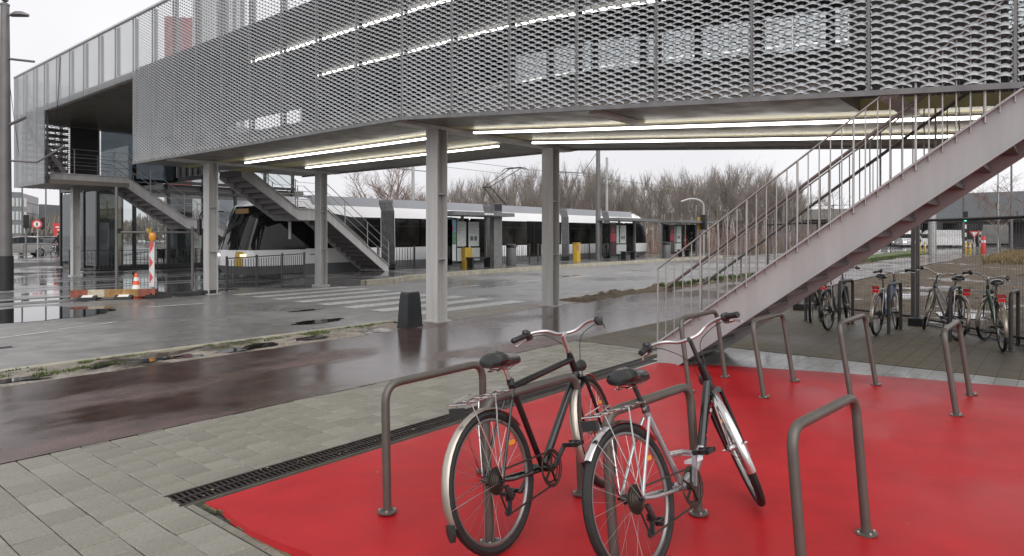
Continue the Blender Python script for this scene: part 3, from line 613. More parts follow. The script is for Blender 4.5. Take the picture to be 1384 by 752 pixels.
# ================================================================ BICYCLES
def arm(p, q, r, n=8): return (p, q, r, n)
def bicycle(name, label, loc, heading, lean, steer, st, group='parked bicycles', fine=True):
    """x forward, y left; origin on the ground under the rear hub"""
    B = empty(name, loc, label, 'bicycle', group, rot=(-lean, 0, heading)); B.rotation_mode = 'XYZ'
    Rw = .345; wb = st.get('wb', 1.07); nn = 40 if fine else 26
    FR = st['frame']; lug = st.get('metal', 'chrome')
    hb = Vector((wb - .105, 0, .70)); ax = Vector((-.32, 0, .95)).normalized(); ht = hb + ax * .15; bb = Vector((.45, 0, .285))
    sc = Vector((.275, 0, .78 if st['type'] == 'diamond' else .70)); rh = Vector((0, 0, Rw)); fh = Vector((wb, 0, Rw))
    sd = st.get('saddle_z', .95); sp_ = sc + (sc - bb).normalized() * (sd - .06 - sc.z)
    # frame
    f = MB()
    (f if st['type'] != 'wave' else MB()).tube([hb, ht], .021, 12); f.tube([bb + (sc - bb) * -.02, sc + (sc - bb).normalized() * .03], .017, 10)
    f.lathe([(.022, -.036), (.022, .036)], bb, 12, 'y')
    for s_ in (-1, 1):
        f.tube([bb + Vector((-.03, .025 * s_, 0)), Vector((.12, .045 * s_, .32)), rh + Vector((.012, .062 * s_, 0))], .010, 8)
        f.tube([sc + Vector((-.01, .018 * s_, -.03)), sc * .6 + rh * .4 + Vector((0, .04 * s_, 0)), rh + Vector((.012, .062 * s_, .01))], .0085, 8)
    if st['type'] == 'diamond':
        f.tube([sc + Vector((.0, 0, -.02)), ht - ax * .03], .0195, 12); f.tube([bb, hb + ax * .03], .0225, 12)
    elif st['type'] == 'wave':
        lo = [Vector((.60, 0, .33)), Vector((.72, 0, .42))]
        f.tube([bb, lo[0], lo[1]], [.023, .026, .025], 10); f.tube([lo[1], Vector((.66, 0, .40)), Vector((.52, 0, .44)), bb + (sc - bb) * .42], .016, 8)
    else:
        f.tube([bb, hb + ax * .02], .02, 10); f.tube([bb + (sc - bb) * .45, hb + ax * .1], .015, 10)
    fr = f.build('frame', FR, B, True)
    if st['type'] == 'wave':
        MB().tube([Vector((.72, 0, .42)), Vector((.82, 0, .56)), hb + ax * .05], [.0255, .0245, .0225], 10).tube([hb - ax * .02, ht], .0215, 12).build('down_tube', 'black_paint', fr, True)
        d0 = Vector((.74, 0, .45)); d1 = hb - Vector((.02, 0, .02)); dv = (d1 - d0); un = dv.normalized(); nrm = Vector((un.z, 0, -un.x))
        for s_ in (-1, 1):
            for k in range(9):
                p = d0 + dv * (.08 + k * .1); q = p + un * .026; h = .012 if k < 5 else .016
                mm = 'decal_red' if k < 5 else ('decal_white' if k % 2 else 'decal_red')
                o_ = Vector((0, .0262 * s_, 0)); w_ = nrm * h * .8
                m_ = MB(); m_.quad(p - w_ + o_, q - w_ * .4 + o_, q + w_ + o_, p + w_ * .4 + o_); m_.build('lettering', mm, fr)
        MB().boxc((.61, 0, .378), (.10, .058, .016)).build('badge', 'decal_white', fr)
    MB().tube([sc, sp_ + Vector((-.012, 0, .035))], .0125, 10).build('seat_post', lug, B, True)
    MB().lathe([(.0215, -.016), (.0215, .016)], sc + Vector((0, 0, .01)), 10).build('seat_clamp', 'black_part', B)
    # saddle
    s = MB(); secs = []
    for t, w, h, dz in ((-.135, .045, .028, .012), (-.12, .075, .045, .018), (-.07, .085, .052, .02), (-.01, .062, .05, .008), (.05, .034, .042, .004), (.11, .022, .036, .0), (.14, .012, .022, -.006)):
        secs.append([(sp_.x + t, w * math.cos(a), sd - .03 + dz + h * math.sin(a) * (1 if math.sin(a) > 0 else .75)) for a in [2 * math.pi * k / 14 for k in range(14)]])
    sdl = s.loft(secs).build('saddle', 'saddle', B, True)
    r_ = MB()
    for q in (-1, 1): r_.tube([(sp_.x - .1, .03 * q, sd - .05), (sp_.x, .02 * q, sd - .07), (sp_.x + .09, .012 * q, sd - .05)], .0035, 5)
    for q in (-1, 1): r_.ring((sp_.x - .09, .035 * q, sd - .062), .016, .0035, 'z', 10, 5)
    r_.build('saddle_rail', 'chrome', sdl)
    # steered front
    SM = Matrix.Translation(hb) @ Matrix.Rotation(steer, 4, ax) @ Matrix.Translation(-hb)
    FK = MB(SM)
    crown = hb - ax * .02
    FK.tube([hb - ax * .01, ht + ax * .02], .016, 8)
    FK.boxc(crown, (.04, .11, .03))
    for q in (-1, 1): FK.tube([crown + Vector((0, .05 * q, 0)), crown - ax * .2 + Vector((.0, .052 * q, 0)), fh + Vector((-.03, .052 * q, .06)), fh + Vector((0, .052 * q, 0))], [.0125, .012, .009, .008], 8)
    fk = FK.build('fork', st.get('fork', FR), B, True)
    stm = ht + ax * st.get('stem', .12)
    MB(SM).tube([ht, stm], .0125, 10).tube([stm - ax * .01, stm + Vector((.05, 0, .012))], .013, 8).build('stem', lug, B, True)
    bc = stm + Vector((.055, 0, .012)); hw = .29
    half = [Vector((0, 0, 0)), Vector((.025, .06, .005)), Vector((.035, .13, .035)), Vector((-.01, .20, .045)), Vector((-.075, .255, .035)), Vector((-.165, hw, .022))] if st['bar'] == 'swept' else [Vector((0, 0, 0)), Vector((.01, .10, .012)), Vector((-.01, .2, .03)), Vector((-.09, .30, .02))]
    pts = [bc + Vector((p.x, -p.y, p.z)) for p in reversed(half[1:])] + [bc + p for p in half]
    sm = []
    for i in range(len(pts) - 1):
        p0, p1, p2, p3 = pts[max(0, i - 1)], pts[i], pts[i + 1], pts[min(len(pts) - 1, i + 2)]
        for k in range(4):
            t = k / 4; sm.append(.5 * ((2 * p1) + (p2 - p0) * t + (2 * p0 - 5 * p1 + 4 * p2 - p3) * t * t + (3 * p1 - p0 - 3 * p2 + p3) * t ** 3))
    sm.append(pts[-1])
    hbar = MB(SM).tube(sm, .0112, 10).build('handlebar', st.get('bar_mat', 'dull_alloy'), B, True)
    for q in (1, -1):
        e0 = bc + Vector((half[-1].x, q * half[-1].y, half[-1].z)); e1 = bc + Vector((half[-2].x, q * half[-2].y, half[-2].z)); d = (e1 - e0).normalized()
        MB(SM).tube([e0 - d * .005, e0 + d * .004, e0 + d * .05, e0 + d * .115], [.013, .0185, .0175, .0185], 10).build('grip', 'rubber', hbar, True)
        MB(SM).tube([e0 + d * .118, e0 + d * .125, e0 + d * .15, e0 + d * .165], [.018, .027, .025, .015], 10).boxc(e0 + d * .145 + Vector((.012, 0, -.02)), (.03, .03, .03)).build('shifter', 'black_part', hbar, True)
        lv = e0 + d * .17 + Vector((.02, 0, -.012)); MB(SM).tube([lv, lv - d * .03 + Vector((.035, 0, -.022)), e0 + d * .06 + Vector((.04, q * .01, -.03)), e0 + d * .0 + Vector((.042, q * .012, -.04))], [.008, .0065, .006, .006], 6).build('brake_lever', 'chrome', hbar, True)
        c = MB(SM); a0 = e0 + d * .16 + Vector((.03, 0, -.02)); mid = bc + Vector((.11, q * .05, -.06 - .03 * q))
        cab = rounded([a0, a0 + Vector((.08, -q * .06, -.005)), mid, hb + ax * .08 + Vector((.05, q * .03, 0)), hb + Vector((.02, q * .03, -.04))], .08, 5)
        c.tube(cab, .0026, 5).build('cable', 'rubber', hbar)
    be = sm[-6]; MB(SM).lathe([(.001, .026), (.016, .022), (.023, .008), (.022, 0)], (be.x + .0, be.y, be.z + .012), 12).build('bell', 'black_part', hbar, True)
    # wheels
    def wheel(c, M, front):
        rim = MB(M).ring(c, Rw - .047, .0105, 'y', nn, 6, 1.1).build('wheel', 'rim', B, True)
        MB(M).ring(c, Rw - .0225, .0225, 'y', nn + 8, 8).build('tyre', 'tyre', rim, True)
        MB(M).lathe([(.014, -.05), (.026, -.035), (.018, -.02), (.018, .02), (.026, .035), (.014, .05)], c, 12, 'y').tube([Vector(c) + Vector((0, -.075, 0)), Vector(c) + Vector((0, .075, 0))], .007, 8).build('hub', 'black_part' if not front else 'dull_alloy', rim, True)
        sp = MB(M); N = 28 if fine else 18
        for k in range(N):
            a = 2 * math.pi * k / N; b = a + (.75 if k % 4 < 2 else -.75); y = .03 if k % 2 else -.03
            sp.tube([(c[0] + .024 * math.cos(b), y, c[2] + .024 * math.sin(b)), (c[0] + (Rw - .05) * math.cos(a), 0, c[2] + (Rw - .05) * math.sin(a))], .0012 if fine else .0018, 3, caps=False)
        sp.build('spokes', 'spoke', rim)
        MB(M).boxc((c[0] + .2, 0, c[2] + .14), (.05, .014, .02)).build('reflector', 'lens_amber', rim)
    wheel(tuple(rh), None, False); wheel(tuple(fh), SM, True)
    # mudguards
    def guard(c, a0, a1, M, rr, mm, w=.0245):
        secs = []
        for i in range(19):
            a = a0 + (a1 - a0) * i / 18; ca, sa = math.cos(a), math.sin(a); ring = []
            for t in (-1, -.8, -.35, .35, .8, 1): ring.append((rr - .011 * t * t, w * t))
            for t in (1, .8, .35, -.35, -.8, -1): ring.append((rr - .011 * t * t - .0022, w * t * .95))
            secs.append([(c[0] + q * ca, y, c[2] + q * sa) for q, y in ring])
        g_ = MB(M).loft(secs).build('mudguard', mm, B, True)
        for a in (a1 - .25 if a1 > a0 else a1 + .25,):
            for q in (-1, 1): MB(M).tube([(c[0], .06 * q, c[2]), (c[0] + (rr - .012) * math.cos(a), .028 * q, c[2] + (rr - .012) * math.sin(a))], .0022, 5).build('stay', 'chrome', g_)
        return g_
    gm_ = st.get('guard', 'champagne')
    gr = guard(tuple(rh), R(35), R(200) if st['type'] != 'wave' else R(138), None, Rw + .016, gm_); gf = guard(tuple(fh), R(55), R(198), SM, Rw + .016, gm_)
    if st['type'] != 'wave': MB().loft([[(rh.x - Rw + .003, -w_, z_), (rh.x - Rw - .012, 0, z_), (rh.x - Rw + .003, w_, z_), (rh.x - Rw + .006, 0, z_)] for z_, w_ in ((rh.z - .10, .028), (rh.z - .14, .032), (rh.z - .175, .02))]).build('mud_flap', 'rubber', gr)
    # carrier
    c = MB(); zc = 2 * Rw + .065; ys = (-.05, 0, .05) if not st.get('wide') else (-.06, -.02, .02, .06)
    for y in ys: c.tube([(sc.x - .06, y, zc), (-.17, y, zc)], .0042, 6)
    for y in (-.05, .05): c.tube([(.06, y * 1.1, zc), (.035, y * 1.25, zc - .12), (.008, .066 * (1 if y > 0 else -1), Rw + .02)], .0042, 6)
    for y in (-.05, .05): c.tube([(-.13, y, zc), (.004, .068 * (1 if y > 0 else -1), Rw + .01)], .0035, 6)
    for x in (-.17, -.08, .02, .1, sc.x - .07): c.tube([(x, -.055, zc), (x, .055, zc)], .004, 6)
    c.tube([(-.16, -.04, zc + .01), (-.05, -.03, zc + .03), (-.05, .03, zc + .03), (-.16, .04, zc + .01)], .003, 6)
    cr = c.build('carrier', 'chrome', B, True)
    if st.get('tail', True):
        MB().boxc((-.185, 0, zc - .035), (.022, .085, .045)).build('rear_lamp', 'lens_red' if st.get('red') else 'black_part', cr)
        if st.get('red'): MB().boxc((-.19, 0, zc + .025), (.012, .10, .042)).build('rear_reflector', 'red_plastic', cr)
    MB(SM).tube([hb + Vector((.03, 0, .05)), hb + Vector((.075, 0, .055)), hb + Vector((.115, 0, .055))], [.01, .03, .038], 12).build('front_lamp', 'black_part', B, True)
    # drive side (right)
    ck = MB(); yr = -.055
    for rr, y, th in ((.088, yr, .007), (.074, yr + .008, .006), (.097, yr - .006, .005)): ck.ring((bb.x, y, bb.z), rr, th, 'y', 30, 5, .5)
    for k in range(5):
        a = k * 2 * math.pi / 5; ck.beam((bb.x, yr, bb.z), (bb.x + .085 * math.cos(a), yr, bb.z + .085 * math.sin(a)), .005, .014, (0, 1, 0))
    ck.lathe([(.02, -.07), (.02, .07)], bb, 12, 'y')
    cs = ck.build('chainring', 'chain', B, True); ca_ = st.get('crank', .3)
    for q in (-1, 1):
        e = bb + Vector((math.cos(ca_) * .17 * -q, q * .078, math.sin(ca_) * .17 * -q)); MB().beam(bb + Vector((0, q * .072, 0)), e, .012, .024, (0, 1, 0)).build('crank', st.get('crank_mat', 'black_part'), cs)
        p = e + Vector((0, q * .055, 0)); MB().boxc(p + Vector((.035, 0, 0)), (.014, .09, .022)).boxc(p + Vector((-.035, 0, 0)), (.014, .09, .022)).boxc(p, (.084, .016, .018)).boxc(p + Vector((0, q * .04, 0)), (.084, .01, .022)).build('pedal', 'black_part', cs)
    ct = MB()
    for rr, y in ((.055, -.036), (.047, -.041), (.04, -.046), (.032, -.051)): ct.ring((0, y, Rw), rr, .0035, 'y', 22, 4, .6); ct.ring((0, y, Rw), rr * .6, .004, 'y', 16, 4, .5)
    ct.lathe([(.02, -.031), (.068, -.030), (.068, -.0285), (.02, -.028)], (0, 0, Rw), 24, 'y'); ct.build('cassette', 'chain', B, True)
    ch = MB(); ch.beam((bb.x, yr, bb.z + .088), (0, -.045, Rw + .045), .006, .009, (0, 0, 1)); ch.beam((bb.x, yr, bb.z - .088), (.03, -.048, Rw - .175), .006, .009); ch.beam((.03, -.048, Rw - .175), (-.012, -.047, Rw - .05), .006, .009); ch.build('chain', 'chain', B)
    dl = MB(); dl.tube([(.02, -.07, Rw - .03), (.03, -.075, Rw - .07), (.05, -.07, Rw - .10)], .014, 8); dl.lathe([(.02, -.055), (.02, -.045)], (.045, 0, Rw - .095), 10, 'y'); dl.lathe([(.02, -.055), (.02, -.045)], (.028, 0, Rw - .16), 10, 'y'); dl.beam((.045, -.06, Rw - .095), (.028, -.06, Rw - .165), .006, .024, (0, 1, 0)); dl.build('derailleur', 'black_part', B, True)
    MB().tube([(.32, .06, .25), (.26, .09, .13), (.21, .14, .01)], .007, 6).build('kickstand', 'black_part', B) if st.get('kick') else None
    if st.get('lock'): MB().tube([sc + Vector((.02, .02, -.25)), sc + Vector((.03, .07, -.1)), sc + Vector((-.02, .05, .0)), sc + Vector((-.05, .0, -.06)), sc + Vector((-.03, -.05, -.2)), sc + Vector((.02, -.03, -.3))], .007, 6).build('cable_lock', st['lock'], B)
    return B
bicycle('bicycle', 'black diamond frame bicycle with pale mudguards leaning on a stand on red ground', (2.52, 2.15, .028), R(4), R(11), R(12), dict(type='diamond', frame='black_paint', bar='swept', guard='champagne', crank=.6, saddle_z=.93, stem=.13))
bicycle('bicycle', 'silver step through bicycle with black saddle and chrome mudguards on red ground', (2.76, 1.48, .028), R(-4), R(15), R(36), dict(type='wave', frame='silver_paint', bar='swept', guard='chrome', crank=1.2, saddle_z=.90, stem=.16, metal='black_part', fork='black_paint', crank_mat='silver_paint', tail=True))
BK = [((13.95, 3.62, 0), 183, -3, 10, dict(type='mixte', frame='black_paint', bar='swept', guard='black_paint', red=False), 'black bicycle half hidden below the stair flight'),
      ((12.0, 3.06, 0), -2, 2, 12, dict(type='mixte', frame='grey_frame', bar='swept', guard='black_paint', red=True), 'dark grey bicycle with two red rear lamps against a stand'),
      ((11.88, 2.32, 0), -3, -3, 20, dict(type='mixte', frame='blue_frame', bar='flat', guard='champagne', red=True), 'blue grey bicycle with red rear reflector beside an empty stand'),
      ((12.12, 1.28, 0), 28, -5, -25, dict(type='mixte', frame='grey_frame', bar='swept', guard='champagne', red=True, lock='black_part', kick=True), 'bicycle with cable lock and red reflector in front of the fence post'),
      ((11.32, .66, 0), 12, 3, -30, dict(type='mixte', frame='green_frame', bar='swept', guard='champagne', red=True), 'dark green bicycle with pale rear mudguard at the end of the row')]
for loc, hd, ln, st_, sty, lab in BK: bicycle('bicycle', lab, loc, R(hd), R(ln), R(st_), sty, 'bicycles by the wire fence', False)
# ================================================================ TRAM
TR = empty('tram', (26, 23.75, 0), 'long white and grey articulated tram standing at the platform', 'tram'); TM = WM(TR)
TY, TC, TZ = 22.5, 23.75, 3.08
def tsec(x, w=1.25, zt=TZ, zl=.34, rr=.22, tuck=.0):
    """one cross section of the body, y from the near side"""
    p = [(-w + .05, zl), (-w, zl + .12), (-w, 1.04), (-w + .03, 2.66), (-w + rr, zt - .06), (-w + rr + .2, zt)]
    q = [(-y, z) for y, z in reversed(p)]
    return [(x, TC + y, z) for y, z in p + q]
def tbody(x0, x1, name='body'):
    return MB(TM).loft([tsec(x0), tsec(x1)]).build(name, 'tram_white', TR, True)
def cab(x_tip, sgn, lead):
    """raked cab lofted from horizontal slices: dark skirt, white apron, wrap-round dark glass, white roof cap"""
    sl = ((.16, .20, 1.16), (.40, .06, 1.22), (.47, .02, 1.24), (.75, .0, 1.25), (1.0, .04, 1.25), (1.05, .06, 1.25), (1.5, .20, 1.25), (2.0, .36, 1.25), (2.45, .52, 1.24), (2.68, .63, 1.22), (2.74, .70, 1.20), (2.90, 1.0, 1.12), (3.0, 1.35, 1.02), (3.07, 1.9, .9))
    rows = []
    for z, f, w in sl:
        h = [(2.5, w), (1.7, w), (f + 1.0, w), (f + .55, w * .985), (f + .27, w * .91), (f + .11, w * .74), (f + .03, w * .42), (f, 0)]
        rows.append([(x_tip + sgn * min(2.5, x), TC - y, z) for x, y in h] + [(x_tip + sgn * min(2.5, x), TC + y, z) for x, y in reversed(h[:-1])])
    parts = {k: MB(TM) for k in ('skirt', 'apron', 'windscreen', 'corner_panel', 'roof_cap')}
    for a, b in zip(rows, rows[1:]):
        z0, z1 = a[0][2], b[0][2]
        for k in range(len(a) - 1):
            n_ = 'skirt' if z1 <= .475 else ('windscreen' if z0 >= 1.045 and z1 <= 2.69 else ('roof_cap' if z0 >= 2.6 else 'apron'))
            if lead and n_ == 'apron' and k == 5 and z0 >= .46 and z1 < 1.02: parts['corner_panel'].quad(*[(p[0] - .008, p[1] - .004, p[2]) for p in (a[k], a[k + 1], b[k + 1], b[k])])
            parts[n_].quad(a[k], a[k + 1], b[k + 1], b[k])
    parts['roof_cap'].poly(rows[-1])
    for n_, m_ in (('skirt', 'tram_skirt'), ('apron', 'tram_white'), ('windscreen', 'screen_glass'), ('corner_panel', 'yellow'), ('roof_cap', 'tram_white')):
        if parts[n_].v: parts[n_].build(n_, m_, TR, True)
NX, EX = 12.2, 42.4
BEL = [18.75, 25.4, 32.0, 36.6]
cab(NX, 1, True); tbody(NX + 2.5, BEL[0] - .36)
for a, b in zip(BEL, BEL[1:]): tbody(a + .36, b - .36)
cab(EX, -1, False); tbody(BEL[-1] + .36, EX - 2.5)
for x in BEL:
    mb = MB(TM); secs = []
    for k in range(13): secs.append(tsec(x - .36 + .06 * k, 1.19 if k % 2 else 1.27, TZ + (.0 if k % 2 else .05), .3))
    mb.loft(secs).build('bellows', 'bellows', TR)
def strip(name, m, x0, x1, z0, z1, off=.006, parent=None):
    return MB(TM).box((x0, TY - off, z0), (x1, TY + .02, z1)).build(name, m, parent or TR)
mods = [(NX + 2.45, BEL[0] - .40)] + [(a + .4, b - .4) for a, b in zip(BEL, BEL[1:])] + [(BEL[-1] + .4, EX - 2.45)]
for i, (a, b) in enumerate(mods):
    strip('window_band', 'tram_glass', a, b, 1.08, 2.34)
    n_ = max(1, int((b - a) / 1.35)); w_ = (b - a) / n_
    for k in range(n_):
        wd = strip('window', 'tram_glass_inside' if i else 'tram_glass', a + k * w_ + .06, a + (k + 1) * w_ - .06, 1.14, 2.28, .010)
        strip('vent_bar', 'black_part', a + k * w_ + .08, a + (k + 1) * w_ - .08, 1.98, 2.0, .013, wd)
    strip('skirt', 'tram_skirt', a, b, .12, .50, .008)
    for k in range(max(1, int((b - a) / 1.5))): strip('skirt_joint', 'black_part', a + 1.5 * k + .7, a + 1.5 * k + .712, .13, 1.0, .0095)
    MB(TM).loft([[(x, TC - 1.16, 2.80), (x, TC - 1.10, 3.16), (x, TC + 1.10, 3.16), (x, TC + 1.16, 2.80)] for x in (a - (.0 if i else -.4), b)]).build('roof_fairing', 'tram_grey', TR)
for x in (21.2, 28.4, 38.0):
    d = strip('door', 'tram_glass', x, x + 1.3, .42, 2.36, .014); strip('door_edge', 'black_part', x + .64, x + .66, .43, 2.35, .018, d)
MB(TM).box((NX + 1.4, TC - 1.1, .0), (EX - 1.4, TC + 1.1, .33)).build('underframe', 'black_part', TR)
cg = MB(TM).prism([(NX + 2.45, 2.342), (NX + 2.45, 2.66), (NX + 3.0, 2.58), (NX + 3.8, 2.46), (NX + 4.6, 2.346)], 'y', TY - .012, TY + .1).build('cab_window', 'tram_glass', TR)
MB(TM).prism([(TC - .62, 2.40), (TC + .3, 2.40), (TC + .3, 2.58), (TC - .62, 2.58)], 'x', NX + .49, NX + .53).build('destination_display', 'amber_led', TR)
for y in (TC - .86, TC + .86):
    MB(TM).beam((NX + .06, y * .985 + TC * .015, .86), (NX + .2, y + (.17 if y > TC else -.17), .86), .05, .09).build('headlamp', 'warm_lamp' if y < TC else 'white_lamp', TR)
MB(TM).tube(rounded([(NX + .5, TC + 1.2, 2.5), (NX - .1, TC + 1.45, 2.55), (NX - .28, TC + 1.5, 2.4), (NX - .28, TC + 1.5, 1.6)], .12), .025, 8).boxc((NX - .3, TC + 1.5, 1.9), (.09, .2, .62)).build('mirror_arm', 'black_part', TR)
MB(TM).tube([(NX + .05, TC - .7, 1.12), (NX + .25, TC - .35, 1.55), (NX + .42, TC - .2, 1.9)], .012, 6).build('wiper', 'black_part', TR)
strip('side_mirror', 'tram_white', NX + 1.75, NX + 1.85, 1.45, 2.1, .03); strip('fleet_badge', 'black_part', NX + 2.7, NX + 3.3, .84, .87, .012); strip('purple_patch', 'purple', BEL[-1] - .9, BEL[-1] - .5, .35, .55, .012)
# pantograph
pg = MB(TM)
for y in (-.35, .35):
    pg.tube([(27.9, TC + y, 3.14), (26.55, TC + y * .6, 4.16)], .03, 6).tube([(26.55, TC + y * .6, 4.16), (28.9, TC + y * 1.2, 5.32)], .022, 6)
pg.tube([(26.55, TC - .3, 4.16), (26.55, TC + .3, 4.16)], .035, 6)
for dx in (-.15, .15): pg.tube(rounded([(28.9 + dx, TC - .85, 5.18), (28.9 + dx, TC - .6, 5.36), (28.9 + dx, TC + .6, 5.36), (28.9 + dx, TC + .85, 5.18)], .15), .022, 6)
pg.tube([(28.75, TC - .45, 5.34), (29.05, TC - .45, 5.34)], .02, 6).tube([(28.75, TC + .45, 5.34), (29.05, TC + .45, 5.34)], .02, 6)
pg.boxc((27.8, TC, 3.16), (1.2, 1.0, .08)).build('pantograph', 'black_part', TR)
# ================================================================ PLATFORM FURNITURE
def railing(pts, label, h=1.0, base=0., group='low railings at the tram stop', panel_len=1.9):
    T = empty('railing', (pts[0][0], pts[0][1], base), label, 'railing', group); M = WM(T)
    for (xa, ya), (xb, yb) in zip(pts, pts[1:]):
        Lg = math.hypot(xb - xa, yb - ya); n_ = max(1, round(Lg / panel_len))
        for k in range(n_ + 1):
            t = k / n_; x, y = xa + (xb - xa) * t, ya + (yb - ya) * t; MB(M).boxc((x, y, base + h / 2), (.05, .05, h)).build('post', 'rack_back', T)
        for z in (.12, h - .06): MB(M).beam((xa, ya, base + z), (xb, yb, base + z), .03, .03).build('rail', 'rack_back', T)
        nb = int(Lg / .15)
        for k in range(nb):
            t = (k + .5) / nb; x, y = xa + (xb - xa) * t, ya + (yb - ya) * t; MB(M).boxc((x, y, base + h / 2), (.016, .016, h - .2)).build('bar', 'rack_back', T)
railing([(9.35, 18.2), (13.5, 20.75)], 'low grey bar railing standing in front of the tram nose', 1.0, 0)
railing([(22.8, 21.6), (27.5, 21.6)], 'low grey bar railing along the tram next to the waste bin', 1.0, .15)
railing([(28.2, 21.6), (33.2, 21.6)], 'low grey bar railing along the tram ending at the second shelter', 1.0, .15)
railing([(17.6, 21.75), (19.6, 21.75)], 'short low bar railing between platform stair and first shelter', 1.0, .15)
def shelter(x, y, Ln, label, seed, first=True):
    T = empty('tram_shelter', (x, y, .15), label, 'shelter', 'glass shelters on the platform'); z0 = 0
    MB().box((-.3, -.35, 2.28), (Ln + .35, 1.25, 2.44)).build('roof', 'seam', T)
    for px in (0.0, Ln * .5, Ln - .1):
        MB().box((px, 1.0, 0), (px + .09, 1.12, 2.28)).build('post', 'seam', T)
    w = MB().box((-.02, -.1, 0), (.5, .02, 2.28)); 
    if first:
        w = MB().box((Ln - .55, .1, 0), (Ln - .0, .35, 2.9)).build('display_column', 'seam', T); MB().box((Ln - .52, .09, 2.55), (Ln - .03, .098, 2.85)).build('screen', 'black_part', w)
        s_ = MB().box((Ln - 2.2, -.36, 2.30), (Ln - .7, -.352, 2.42)).build('name_strip', 'seam', T); MB().box((Ln - 1.7, -.366, 2.33), (Ln - 1.1, -.361, 2.39)).build('name_lettering', 'decal_white', s_)
    for k in range(3):
        a = .1 + k * (Ln - .2) / 3; MB().box((a + .05, 1.05, .2), (a + (Ln - .2) / 3 - .05, 1.065, 2.2)).build('glass_pane', 'glass', T)
    MB().box((-.01, .0, .2), (.005, 1.0, 2.2)).build('glass_pane', 'glass', T)
    lb = MB().box((.12, .55, .25), (.85, .67, 2.2)).build('poster_case', 'black_part', T)
    MB().box((.2, .545, .35), (.77, .549, 1.05)).build('poster', 'poster' if first else 'poster_dark', lb); MB().box((.2, .545, 1.06), (.77, .549, 1.55)).build('poster', 'poster_green' if first else 'poster_red', lb); MB().box((.2, .545, 1.56), (.77, .549, 2.1)).build('poster', 'poster_blue' if first else 'poster_dark', lb)
    MB().box((.36, .540, 1.62), (.6, .544, 1.84)).build('poster_square', 'poster_red', lb)
    for k, a in enumerate((1.15, 2.0)):
        b = MB().box((a, .95, .95), (a + .68, .99, 2.05)).build('notice_board', 'poster', T)
        for q in range(5): MB().box((a + .06, .944, 1.9 - q * .09), (a + .06 + rnd(.25, .5), .948, 1.93 - q * .09)).build('notice_text', 'paper_grey', b)
        if k: MB().box((a + .1, .944, 1.2), (a + .28, .948, 1.4)).build('notice_map', 'bin', b); MB().box((a + .36, .944, 1.2), (a + .54, .948, 1.4)).build('notice_map', 'bin', b)
    MB().box((1.1, .97, .3), (2.75, 1.0, .88)).build('lower_panel', 'poster', T)
    bn = MB().box((1.6, .35, .42), (2.9, .75, .47)).build('bench', 'black_part', T); MB().box((1.65, .4, 0), (1.75, .7, .42)).build('bench_leg', 'black_part', bn); MB().box((2.75, .4, 0), (2.85, .7, .42)).build('bench_leg', 'black_part', bn)
    if first: MB().box((1.55, .75, .0), (2.0, .95, .9)).build('yellow_machine', 'yellow', T)
random.seed(8)
shelter(19.75, 19.6, 3.3, 'dark framed glass tram shelter with blue poster and white notices', 1)
shelter(33.3, 19.8, 4.0, 'dark framed glass tram shelter with dark red poster and pale notices', 2, False)
shelter(40.5, 19.6, 5.5, 'far glass tram shelter beyond the end of the tram', 3, False)
def bin_(x, y, z, label):
    T = empty('waste_bin', (x, y, z), label, 'waste bin', 'grey waste bins on the platform')
    MB().lathe([(.24, 0), (.25, .05), (.25, .82), (.23, .86)], n=18).build('body', 'bin', T, True); MB().lathe([(.25, .862), (.26, .90), (.25, 1.0), (.2, 1.03)], n=18).build('lid', 'black_part', T, True); MB().boxc((0, -.25, .93), (.26, .05, .08)).build('slot', 'tram_skirt', T)
bin_(24.3, 20.2, .15, 'tall grey waste bin on the platform beside the first shelter'); bin_(37.9, 19.0, .15, 'tall grey waste bin on the platform beside the second shelter')
T = empty('ticket_machine', (30.4, 20.6, .15), 'slim yellow ticket machine standing at the platform railing', 'ticket machine')
MB().box((-.16, -.13, 0), (.16, .13, 1.0)).build('cabinet', 'yellow', T); MB().box((-.15, -.138, .6), (-.04, -.132, .92)).build('screen', 'purple', T); MB().box((-.19, -.15, 1.0), (.19, .15, 1.035)).build('cap', 'yellow', T)
# tapered dark bollard by the column
T = empty('bollard', (7.78, 8.75, .0), 'dark tapered square bollard standing beside the front column', 'bollard')
bo = MB(); sec = []
for h, w in ((-.02, .175), (.0, .175), (.42, .15), (.58, .135), (.61, .12)): sec.append([(-w, -w * .75, h), (w, -w * .75, h), (w, w * .75, h), (-w, w * .75, h)])
bo.loft(sec).build('shaft', 'bollard', T); MB().box((-.125, -.095, .608), (.125, .095, .622)).build('cap', 'bin', T); MB().box((-.18, -.138, -.01), (.18, .138, .03)).build('foot', 'black_part', T)
# ================================================================ ROADWORKS CORNER
T = empty('warning_post', (7.3, 18.0, 0), 'red and white striped warning board with amber lamp on black foot', 'road sign')
MB().box((-.28, -.4, 0), (.28, .4, .10)).box((-.2, -.3, .10), (.2, .3, .14)).build('foot', 'foot_rubber', T); MB().box((-.025, -.02, .1), (.025, .02, 1.55)).build('post', 'galv', T)
MB().box((-.045, -.14, .28), (-.03, .14, 1.42)).build('board', 'sign_white', T)
bdp = [c for c in T.children if c.name.startswith('board')][0]
for k in range(3):
    z = .36 + k * .38; m_ = MB(); m_.poly([(-.047, .12, z), (-.047, -.1, z + .16), (-.047, .12, z + .32)]); m_.build('red_arrow', 'sign_red', bdp)
MB().box((-.046, -.14, 1.30), (-.0452, .14, 1.42)).build('red_band', 'sign_red', bdp); MB().lathe([(.05, 1.44), (.085, 1.5), (.085, 1.6), (.06, 1.66)], (-.02, 0, 0), 14).build('lamp', 'lens_amber', T, True)
T = empty('traffic_cone', (6.95, 18.15, 0), 'small red and white traffic cone beside the striped warning board', 'traffic cone')
